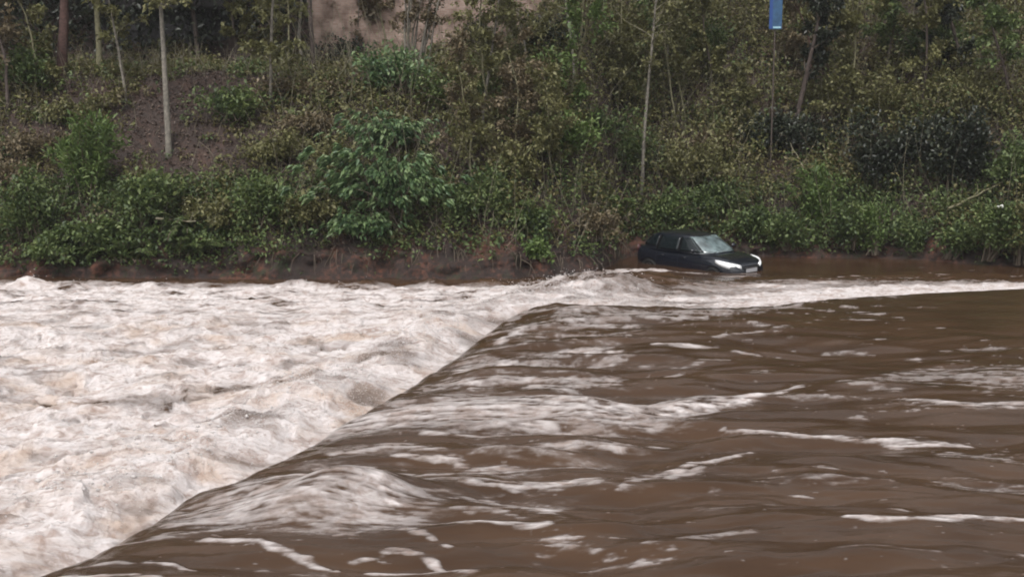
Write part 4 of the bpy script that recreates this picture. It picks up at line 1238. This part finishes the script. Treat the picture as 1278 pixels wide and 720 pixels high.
# ---- dark shed behind the trees at upper left
def shed():
    D = 53.5
    xa, xb = (128 - 639) / FPX * D, (292 - 639) / FPX * D
    z0 = CAMZ + (130 - 92) / FPX * D
    w = xb - xa
    t = root_empty('shed', ((xa + xb) / 2, D + 2.0, z0), 'dark weathered shed behind the trees left of the brick wall', 'shed')
    wallm = solid('dark_boards', (0.045, 0.043, 0.046), 0.85, noise=0.35, nscale=3)
    doorm = solid('grey_door', (0.075, 0.072, 0.078), 0.8, noise=0.25, nscale=3)
    roofm = solid('dark_roof', (0.05, 0.045, 0.045), 0.8, noise=0.3, nscale=2)
    # boarded wall: ribs of cladding
    bm = bmesh.new()
    n = int(w / 0.2)
    for sgn, yy in ((-1, -2.0), (1, 2.0)):
        prev = None
        for i in range(n * 4 + 1):
            xx = -w / 2 + w * i / (n * 4)
            q = yy + sgn * (0.02 if i % 4 in (0, 1) else 0.0)
            a, b_ = bm.verts.new((xx, q, -1.0)), bm.verts.new((xx, q, 3.0))
            if prev:
                bm.faces.new((prev[0], a, b_, prev[1]) if sgn < 0 else (a, prev[0], prev[1], b_))
            prev = (a, b_)
    for xx in (-w / 2, w / 2):
        vs = [bm.verts.new(c) for c in ((xx, -2.0, -1), (xx, 2.0, -1), (xx, 2.0, 3.0), (xx, 0, 4.2), (xx, -2.0, 3.0))]
        bm.faces.new(vs)
    me = bpy.data.meshes.new('wall'); bm.to_mesh(me); bm.free()
    link_mesh('wall', me, wallm, t)
    bm = bmesh.new()
    pr = [(-2.45, 2.80), (0, 4.28), (2.45, 2.80), (2.45, 2.70), (0, 4.18), (-2.45, 2.70)]
    ends = [[bm.verts.new((xx, a, b_)) for a, b_ in pr] for xx in (-w / 2 - 0.3, w / 2 + 0.3)]
    for i in range(6):
        bm.faces.new((ends[0][i], ends[0][(i + 1) % 6], ends[1][(i + 1) % 6], ends[1][i]))
    bm.faces.new(ends[0][::-1]); bm.faces.new(ends[1])
    me = bpy.data.meshes.new('roof'); bm.to_mesh(me); bm.free()
    link_mesh('roof', me, roofm, t)
    for pxc, ww in ((228, 1.25), (168, 0.95)):
        xc = (pxc - 639) / FPX * D - (xa + xb) / 2
        d = link_mesh('door', box_mesh('door', ww, 0.06, 2.2, 0.01), doorm, t)
        d.location = (xc, -2.045, 1.0)
        for hz in (-0.75, 0.75):
            r_ = link_mesh('rail', box_mesh('rail', ww - 0.1, 0.03, 0.12, 0.005), wallm, d); r_.location = (0, -0.042, hz)
    return t


shed()

# ---- the blue sign
D = 47.3
sx, sz = (960.5 - 639) / FPX * D, CAMZ + (130 - 40) / FPX * D
gz = float(terrain_z(sx, D))
sg = root_empty('sign', (sx, D, gz - 0.1), 'narrow upright blue sign at the top of the bank among the trees', 'sign')
blue = solid('sign_blue', (0.03, 0.085, 0.17), 0.6, noise=0.3, nscale=5)
b2 = solid('sign_dark_blue', (0.02, 0.06, 0.22), 0.5)
pale = solid('sign_pale', (0.30, 0.50, 0.60), 0.5, noise=0.3, nscale=8)
pan = link_mesh('panel', box_mesh('panel', 0.50, 0.04, 1.55, 0.01), blue, sg); pan.location = (0, -0.04, sz - gz + 0.1 + 0.77)
st_ = link_mesh('stripe', box_mesh('stripe', 0.12, 0.008, 1.50, 0.002), b2, pan); st_.location = (-0.18, -0.0245, 0)
st2 = link_mesh('stripe', box_mesh('stripe', 0.30, 0.008, 0.07, 0.002), pale, pan); st2.location = (0.06, -0.0245, -0.70)
for sgn in (0,):
    tb = Tubes(8); tb.add([(sgn * 0.24, 0.02, -0.3), (sgn * 0.24, 0.02, 1.0), (sgn * 0.24, 0.02, sz - gz + 1.6)], [0.03, 0.03, 0.03])
    tb.build('post', M['bark_dark'], sg)


# ---- scraps of pale litter caught in the right bush
def scrap(px, py, off, s, label):
    x, y, z = place(px, py)
    bm = bmesh.new()
    bmesh.ops.create_icosphere(bm, subdivisions=3, radius=1)
    for v in bm.verts:
        n = 1 + 0.35 * math.sin(v.co.x * 5 + px) + 0.25 * math.sin(v.co.z * 7 + v.co.y * 4)
        v.co = Vector((v.co.x * s[0] * n, v.co.y * s[1] * n, v.co.z * s[2] * n))
    me = bpy.data.meshes.new('plastic_scrap'); bm.to_mesh(me); bm.free()
    o = link_mesh('plastic_scrap', me, M['scrap'], None, True)
    o.location = (x, y + off[1], z + off[2])
    tag(o, label, 'litter')


M['scrap'] = solid('scrap_white', (0.72, 0.72, 0.68), 0.5)
scrap(1273, 330, (0, -0.9, 0.95), (0.09, 0.05, 0.16), 'white plastic scrap caught in the olive bush at the right edge')
scrap(1232, 325, (0, -0.95, 1.95), (0.11, 0.05, 0.05), 'small white scrap caught high in the bulging bush at right')


# ------------------------------------------------------------------ the car
def build_car():
    paint = solid('black_paint', (0.007, 0.009, 0.015), 0.25, coat=1.0)
    glass = solid('dark_glass', (0.008, 0.012, 0.014), 0.08, ior=1.45)
    wsg = solid('windscreen_glass', (0.13, 0.17, 0.175), 0.09, ior=2.1, noise=0.8, nscale=3.2)  # glints and reflections painted into the pale mottled colour, with mud streaks
    rub = solid('black_rubber', (0.008, 0.008, 0.008), 0.8)
    dplast = solid('black_plastic', (0.006, 0.006, 0.007), 0.9, ior=1.15)
    alloy = solid('alloy', (0.10, 0.10, 0.105), 0.5, metal=0.5)
    lens = solid('lamp_lens', (0.85, 0.86, 0.87), 0.12, coat=1.0, emit=((1, 0.98, 0.95), 0.04))
    chrome = solid('chrome', (0.6, 0.61, 0.63), 0.2, metal=1.0)
    platem = solid('plate_white', (0.42, 0.42, 0.44), 0.5)
    redl = solid('lamp_red', (0.05, 0.004, 0.005), 0.4)
    car = root_empty('car', (0, 0, 0), 'black hatchback stranded nose down in the flood beside the far bank', 'car')

    # --- lower body: lofted sections
    xs = np.array([-1.98, -1.95, -1.85, -1.6, -1.2, -0.6, 0.0, 0.5, 0.9, 1.15, 1.4, 1.65, 1.85, 1.97, 2.03])
    top = np.array([0.90, 0.98, 1.02, 1.03, 1.02, 1.00, 0.98, 0.97, 0.965, 0.95, 0.915, 0.865, 0.80, 0.72, 0.62])
    hw = np.array([0.62, 0.72, 0.80, 0.855, 0.87, 0.87, 0.87, 0.87, 0.87, 0.865, 0.85, 0.82, 0.77, 0.68, 0.60])
    bot = np.array([0.42, 0.34, 0.28, 0.24, 0.20, 0.18, 0.18, 0.18, 0.18, 0.18, 0.20, 0.22, 0.24, 0.27, 0.34])
    fine = np.linspace(0, len(xs) - 1, 57)
    ii = np.arange(len(xs))
    fx, ft, fw, fb = (np.interp(fine, ii, a) for a in (xs, top, hw, bot))

    def sm(a):
        for _ in range(3):
            a[1:-1] = (a[:-2] + 2 * a[1:-1] + a[2:]) / 4
        return a
    fx, ft, fw, fb = sm(fx), sm(ft), sm(fw), sm(fb)
    # half section: (fraction of half width, fraction of height bottom->top)
    sec = [(0.0, 0.0), (0.80, 0.0), (0.93, 0.05), (0.975, 0.2), (1.0, 0.45), (0.995, 0.62), (0.985, 0.70), (0.955, 0.82), (0.90, 0.92), (0.80, 0.97), (0.5, 0.995), (0.0, 1.0)]
    ring = sec + [(-a, b) for a, b in reversed(sec[1:-1])]
    V, F = [], []
    k = len(ring)
    for X_, T_, W_, B_ in zip(fx, ft, fw, fb):
        for a, b in ring:
            V.append((X_, a * W_, B_ + (T_ - B_) * b))
    nst = len(fx)
    for i in range(nst - 1):
        for j in range(k):
            F.append((i * k + j, i * k + (j + 1) % k, (i + 1) * k + (j + 1) % k, (i + 1) * k + j))
    F.append(tuple(range(k))); F.append(tuple(reversed(range((nst - 1) * k, nst * k))))
    me = bpy.data.meshes.new('body'); me.from_pydata(V, [], F); me.update()
    bm = bmesh.new(); bm.from_mesh(me); bmesh.ops.recalc_face_normals(bm, faces=bm.faces[:]); bm.to_mesh(me); bm.free()
    body = link_mesh('body', me, paint, car, True)

    # --- cabin: stacked super-ellipse rings
    NE = 4.2
    hs_ = [0.0, 0.25, 0.5, 0.75, 0.9, 1.0]
    zb, zt = 0.955, 1.47

    def ring_at(h):
        xf = 1.03 - 0.80 * h ** 1.05
        xr = -1.88 + 0.52 * h ** 1.4
        b = 0.825 - 0.205 * h ** 1.2
        if h > 0.9:
            q = (h - 0.9) / 0.1
            xf -= 0.06 * q; xr += 0.08 * q; b -= 0.05 * q
        return (xf + xr) / 2, (xf - xr) / 2, b, zb + (zt - zb) * (h if h < 0.9 else 0.9 + 0.07 * (h - 0.9) / 0.1)
    V, F = [], []
    K = 64
    for h in hs_:
        cx, a, b, z = ring_at(h)
        for j in range(K):
            th = 2 * math.pi * j / K
            c, s = math.cos(th), math.sin(th)
            V.append((cx + a * math.copysign(abs(c) ** (2 / NE), c), b * math.copysign(abs(s) ** (2 / NE), s), z))
    # domed roof
    cx, a, b, z = ring_at(1.0)
    for f, dz in ((0.8, 0.035), (0.5, 0.06), (0.2, 0.07)):
        for j in range(K):
            th = 2 * math.pi * j / K
            c, s = math.cos(th), math.sin(th)
            V.append((cx + a * f * math.copysign(abs(c) ** (2 / NE), c), b * f * math.copysign(abs(s) ** (2 / NE), s), z + dz))
    R_ = len(hs_) + 3
    for i in range(R_ - 1):
        for j in range(K):
            F.append((i * K + j, i * K + (j + 1) % K, (i + 1) * K + (j + 1) % K, (i + 1) * K + j))
    F.append(tuple(range((R_ - 1) * K, R_ * K)))
    me = bpy.data.meshes.new('roof'); me.from_pydata(V, [], F); me.update()
    link_mesh('roof', me, paint, car, True)

    def patch(name, m, fn, n1, n2, parent=car, thick=0.0):
        V = [fn(i / (n1 - 1), j / (n2 - 1)) for i in range(n1) for j in range(n2)]
        F = [(i * n2 + j, (i + 1) * n2 + j, (i + 1) * n2 + j + 1, i * n2 + j + 1) for i in range(n1 - 1) for j in range(n2 - 1)]
        me = bpy.data.meshes.new(name); me.from_pydata(V, [], F); me.update()
        o = link_mesh(name, me, m, parent, True)
        so = o.modifiers.new('s', 'SOLIDIFY'); so.thickness = 0.008; so.offset = 0
        return o

    def front_fn(sgn, h0, h1, yf):
        def fn(u, v):
            h = h0 + (h1 - h0) * v
            cx, a, b, z = ring_at(h)
            yy = (u * 2 - 1) * yf * b
            xx = a * (1 - (abs(yy) / b) ** NE) ** (1 / NE)
            return (cx + sgn * (xx + 0.008), yy, z + 0.004)
        return fn
    wsh = patch('windscreen', wsg, front_fn(1, 0.05, 0.90, 0.90), 17, 9)
    patch('rear_window', glass, front_fn(-1, 0.2, 0.86, 0.86), 13, 7)
    # wiper
    for yy in (-0.45, 0.15):
        cx, a, b, z = ring_at(0.08)
        cx2, a2, b2_, z2 = ring_at(0.18)
        tb = Tubes(5)
        tb.add([(cx + a + 0.02, yy, z), (cx2 + a2 + 0.03, yy + 0.28, (z + z2) / 2), (cx2 + a2 + 0.028, yy + 0.55, z2)], [0.011, 0.009, 0.006])
        tb.build('wiper', rub, wsh)

    def side_fn(sgn, x0b, x1b, x0t, x1t, h0, h1):
        def fn(u, v):
            h = h0 + (h1 - h0) * v
            cx, a, b, z = ring_at(h)
            xx = (x0b + (x1b - x0b) * u) * (1 - v) + (x0t + (x1t - x0t) * u) * v
            q = min(0.999, abs(xx - cx) / a)
            yy = b * (1 - q ** NE) ** (1 / NE)
            return (xx, sgn * (yy + 0.006), z)
        return fn
    for sg_ in (-1, 1):
        patch('side_window', glass, side_fn(sg_, -0.08, 0.80, -0.08, 0.22, 0.08, 0.84), 11, 7)
        patch('side_window', glass, side_fn(sg_, -0.98, -0.16, -0.93, -0.16, 0.08, 0.84), 9, 7)
        patch('side_window', glass, side_fn(sg_, -1.58, -1.06, -1.30, -1.01, 0.2, 0.80), 7, 6)
        for xa_, xb_, xc_, xd_ in ((-0.155, -0.085, -0.155, -0.085), (-1.055, -0.985, -1.005, -0.935)):
            patch('door_pillar', dplast, side_fn(sg_, xa_, xb_, xc_, xd_, 0.06, 0.86), 3, 7)
        # mirror: rounded housing on a stub
        bm = bmesh.new()
        bmesh.ops.create_icosphere(bm, subdivisions=3, radius=1)
        for v in bm.verts:
            v.co = Vector((0.055 * v.co.x if v.co.x > 0 else 0.028 * v.co.x, 0.11 * v.co.y, 0.075 * v.co.z))
        bmesh.ops.translate(bm, vec=(0.60, sg_ * 0.965, 1.07), verts=bm.verts)
        me = bpy.data.meshes.new('mirror'); bm.to_mesh(me); bm.free()
        mi = link_mesh('mirror', me, paint, car, True)
        tb = Tubes(6); tb.add([(0.62, sg_ * 0.80, 1.0), (0.62, sg_ * 0.86, 1.03), (0.61, sg_ * 0.93, 1.06)], [0.025, 0.022, 0.02]); tb.build('mirror_stalk', dplast, mi)
        # door seams and handles
        for xx in (0.84, -0.12, -1.02):
            tb = Tubes(4)
            pts = []
            for q in (0.12, 0.45, 0.62, 0.7, 0.82, 0.9):
                aa = np.interp(q, [p[1] for p in sec[1:]], [p[0] for p in sec[1:]])
                W_ = np.interp(xx, fx, fw); T_ = np.interp(xx, fx, ft); B_ = np.interp(xx, fx, fb)
                pts.append((xx, sg_ * aa * W_, B_ + (T_ - B_) * q))
            tb.add(pts, [0.004] * len(pts)); tb.build('door_seam', rub, body)
        for xx in (0.02, -0.88):
            tb = Tubes(6)
            tb.add([(xx, sg_ * 0.868, 0.82), (xx + 0.03, sg_ * 0.893, 0.825), (xx + 0.15, sg_ * 0.893, 0.825), (xx + 0.18, sg_ * 0.868, 0.82)], [0.012] * 4)
            tb.build('door_handle', paint, car)
        # wheels and arches
        for wx_ in (1.27, -1.28):
            W_ = float(np.interp(wx_, fx, fw))
            bm = bmesh.new()
            # arch lip: half ring
            prof = []
            for i in range(25):
                a_ = math.pi * i / 24
                for rr_, yy in ((0.385, W_ + 0.012), (0.355, W_ + 0.014), (0.355, W_ - 0.10)):
                    prof.append(bm.verts.new((wx_ + rr_ * math.cos(a_), sg_ * yy, 0.31 + rr_ * math.sin(a_))))
            for i in range(24):
                for j in range(2):
                    bm.faces.new((prof[i * 3 + j], prof[i * 3 + j + 1], prof[(i + 1) * 3 + j + 1], prof[(i + 1) * 3 + j]))
            me = bpy.data.meshes.new('wheel_arch'); bm.to_mesh(me); bm.free()
            link_mesh('wheel_arch', me, paint, car, True)
            wh = bpy.data.objects.new('wheel', None); COL.objects.link(wh); wh.parent = car
            wh.location = (wx_, sg_ * (W_ - 0.058), 0.31)
            # tyre by lathe
            bm = bmesh.new()
            pr = [(0.20, 0.08), (0.27, 0.105), (0.30, 0.10), (0.312, 0.07), (0.315, 0), (0.312, -0.07), (0.30, -0.10), (0.27, -0.105), (0.20, -0.08)]
            Kk = 40
            rows = [[bm.verts.new((r_ * math.cos(2 * math.pi * j / Kk), y_, r_ * math.sin(2 * math.pi * j / Kk))) for j in range(Kk)] for r_, y_ in pr]
            for i in range(len(pr) - 1):
                for j in range(Kk):
                    bm.faces.new((rows[i][j], rows[i][(j + 1) % Kk], rows[i + 1][(j + 1) % Kk], rows[i + 1][j]))
            me = bpy.data.meshes.new('tyre'); bm.to_mesh(me); bm.free()
            link_mesh('tyre', me, rub, wh, True)
            bm = bmesh.new()
            pr = [(0.001, 0.085), (0.035, 0.088), (0.05, 0.078), (0.06, 0.05), (0.165, 0.06)]
            for s5 in range(5):
                a_ = 2 * math.pi * s5 / 5
                c, s = math.cos(a_), math.sin(a_)
                vs = []
                for rr_, ww, yy in ((0.02, 0.04, 0.086), (0.20, 0.028, 0.075), (0.20, 0.028, 0.04), (0.02, 0.04, 0.04)):
                    for q in (-1, 1):
                        vs.append(bm.verts.new((rr_ * c - q * ww * s, sg_ * yy, rr_ * s + q * ww * c)))
                for f in ((0, 1, 3, 2), (2, 3, 5, 4), (4, 5, 7, 6), (0, 2, 4, 6), (1, 7, 5, 3)):
                    bm.faces.new([vs[t] for t in f])
            rr0 = []
            for r_, y_ in ((0.205, 0.082), (0.19, 0.082), (0.18, -0.05)):
                rr0.append([bm.verts.new((r_ * math.cos(2 * math.pi * j / Kk), sg_ * y_, r_ * math.sin(2 * math.pi * j / Kk))) for j in range(Kk)])
            for i in range(2):
                for j in range(Kk):
                    bm.faces.new((rr0[i][j], rr0[i][(j + 1) % Kk], rr0[i + 1][(j + 1) % Kk], rr0[i + 1][j]))
            bmesh.ops.recalc_face_normals(bm, faces=bm.faces[:])
            me = bpy.data.meshes.new('rim'); bm.to_mesh(me); bm.free()
            link_mesh('rim', me, alloy, wh)
            # dark hollow behind the wheel, set just proud of the side
            bm = bmesh.new()
            bmesh.ops.create_circle(bm, cap_ends=True, radius=0.357, segments=40)
            bmesh.ops.rotate(bm, matrix=Matrix.Rotation(math.pi / 2, 3, 'X'), verts=bm.verts)
            bmesh.ops.translate(bm, vec=(wx_, sg_ * (W_ + 0.004), 0.31), verts=bm.verts)
            me = bpy.data.meshes.new('wheel_well'); bm.to_mesh(me); bm.free()
            link_mesh('wheel_well', me, rub, car)

    # --- nose: lamps, grille, plate. sampled on the lofted skin
    def skin(y, z):
        """x on the nose for given y, z"""
        best = 2.03
        for X_, T_, W_, B_ in zip(fx[::-1], ft[::-1], fw[::-1], fb[::-1]):
            if B_ <= z <= T_ - 0.0:
                q = (z - B_) / (T_ - B_)
                aa = np.interp(q, [p[1] for p in sec[1:]], [p[0] for p in sec[1:]])
                if abs(y) <= aa * W_:
                    return X_
        return 1.3

    def nose_patch(name, m, ya, yb, zlo, zhi, off, n1=9, n2=6, parent=car):
        def fn(u, v):
            y = ya + (yb - ya) * u
            z = zlo(u) + (zhi(u) - zlo(u)) * v
            return (skin(y, z) + off, y, z)
        return patch(name, m, fn, n1, n2, parent)
    for sg_ in (-1, 1):
        # swept-back headlamp: long wedge wrapping on to the wing
        pts = [(2.00, 0.43, 0.60, 0.70), (1.965, 0.53, 0.595, 0.735), (1.90, 0.64, 0.60, 0.765), (1.80, 0.735, 0.625, 0.795), (1.67, 0.80, 0.665, 0.825), (1.50, 0.832, 0.72, 0.845), (1.38, 0.845, 0.775, 0.852)]
        V, F = [], []
        for X_, Y_, z0, z1 in pts:
            for q in (0, 0.5, 1.0):
                bulge = 0.030 if q == 0.5 else 0.012
                dirx, diry = (0.85, 0.5) if X_ > 1.85 else (0.35, 0.94)
                lean_in = 0.05 * q
                V.append((X_ + dirx * bulge - lean_in * 0.6, sg_ * (Y_ + diry * bulge - lean_in * 0.5), z0 + (z1 - z0) * q))
        n3 = len(pts)
        for i in range(n3 - 1):
            for j in range(2):
                F.append((i * 3 + j, (i + 1) * 3 + j, (i + 1) * 3 + j + 1, i * 3 + j + 1))
        me = bpy.data.meshes.new('headlight'); me.from_pydata(V, [], F); me.update()
        o = link_mesh('headlight', me, lens, car, True)
        so = o.modifiers.new('s', 'SOLIDIFY'); so.thickness = 0.05; so.offset = 0
        # tail lamp
        me = box_mesh('tail_light', 0.06, 0.14, 0.32, 0.02)
        o = link_mesh('tail_light', me, redl, car, True); o.location = (-1.905, sg_ * 0.68, 0.88)
    g = link_mesh('grille', box_mesh('grille', 0.05, 0.74, 0.10, 0.02), dplast, car, True); g.location = (2.025, 0, 0.63)
    g2 = link_mesh('chrome_bar', box_mesh('chrome_bar', 0.02, 0.70, 0.018, 0.004), chrome, g); g2.location = (0.026, 0, 0.0)
    g = link_mesh('bumper', box_mesh('bumper', 0.10, 1.30, 0.16, 0.04), paint, car, True); g.location = (2.0, 0, 0.42)
    p = link_mesh('number_plate', box_mesh('number_plate', 0.014, 0.52, 0.11, 0.003), platem, car); p.location = (2.064, 0, 0.545)
    # aerial
    tb = Tubes(5); tb.add([(0.05, 0, 1.49), (-0.05, 0, 1.58), (-0.17, 0, 1.68)], [0.008, 0.005, 0.003]); tb.build('aerial', rub, car)
    return car


car = build_car()
car.location = (6.55, 41.8, ZW - 0.52)
car.rotation_euler = (math.radians(1.0), math.radians(0.2), math.radians(-49))
car.scale = (1.12, 1.12, 1.13)


# ------------------------------------------------------------------ damp air
hz_me = box_mesh('haze', 190, 150, 36)
hz_m = bpy.data.materials.new('damp_air'); hz_m.use_nodes = True
hn = hz_m.node_tree.nodes
for n_ in list(hn):
    hn.remove(n_)
ho = hn.new('ShaderNodeOutputMaterial'); hv = hn.new('ShaderNodeVolumePrincipled')
hv.inputs['Color'].default_value = (0.9, 0.9, 0.92, 1)
hv.inputs['Density'].default_value = 0.0004
hz_m.node_tree.links.new(hv.outputs[0], ho.inputs['Volume'])
hz = link_mesh('haze', hz_me, hz_m)
hz.location = (0, 50, 15.0)
tag(hz, 'thin damp haze over the river and the far bank', 'haze', kind='stuff')
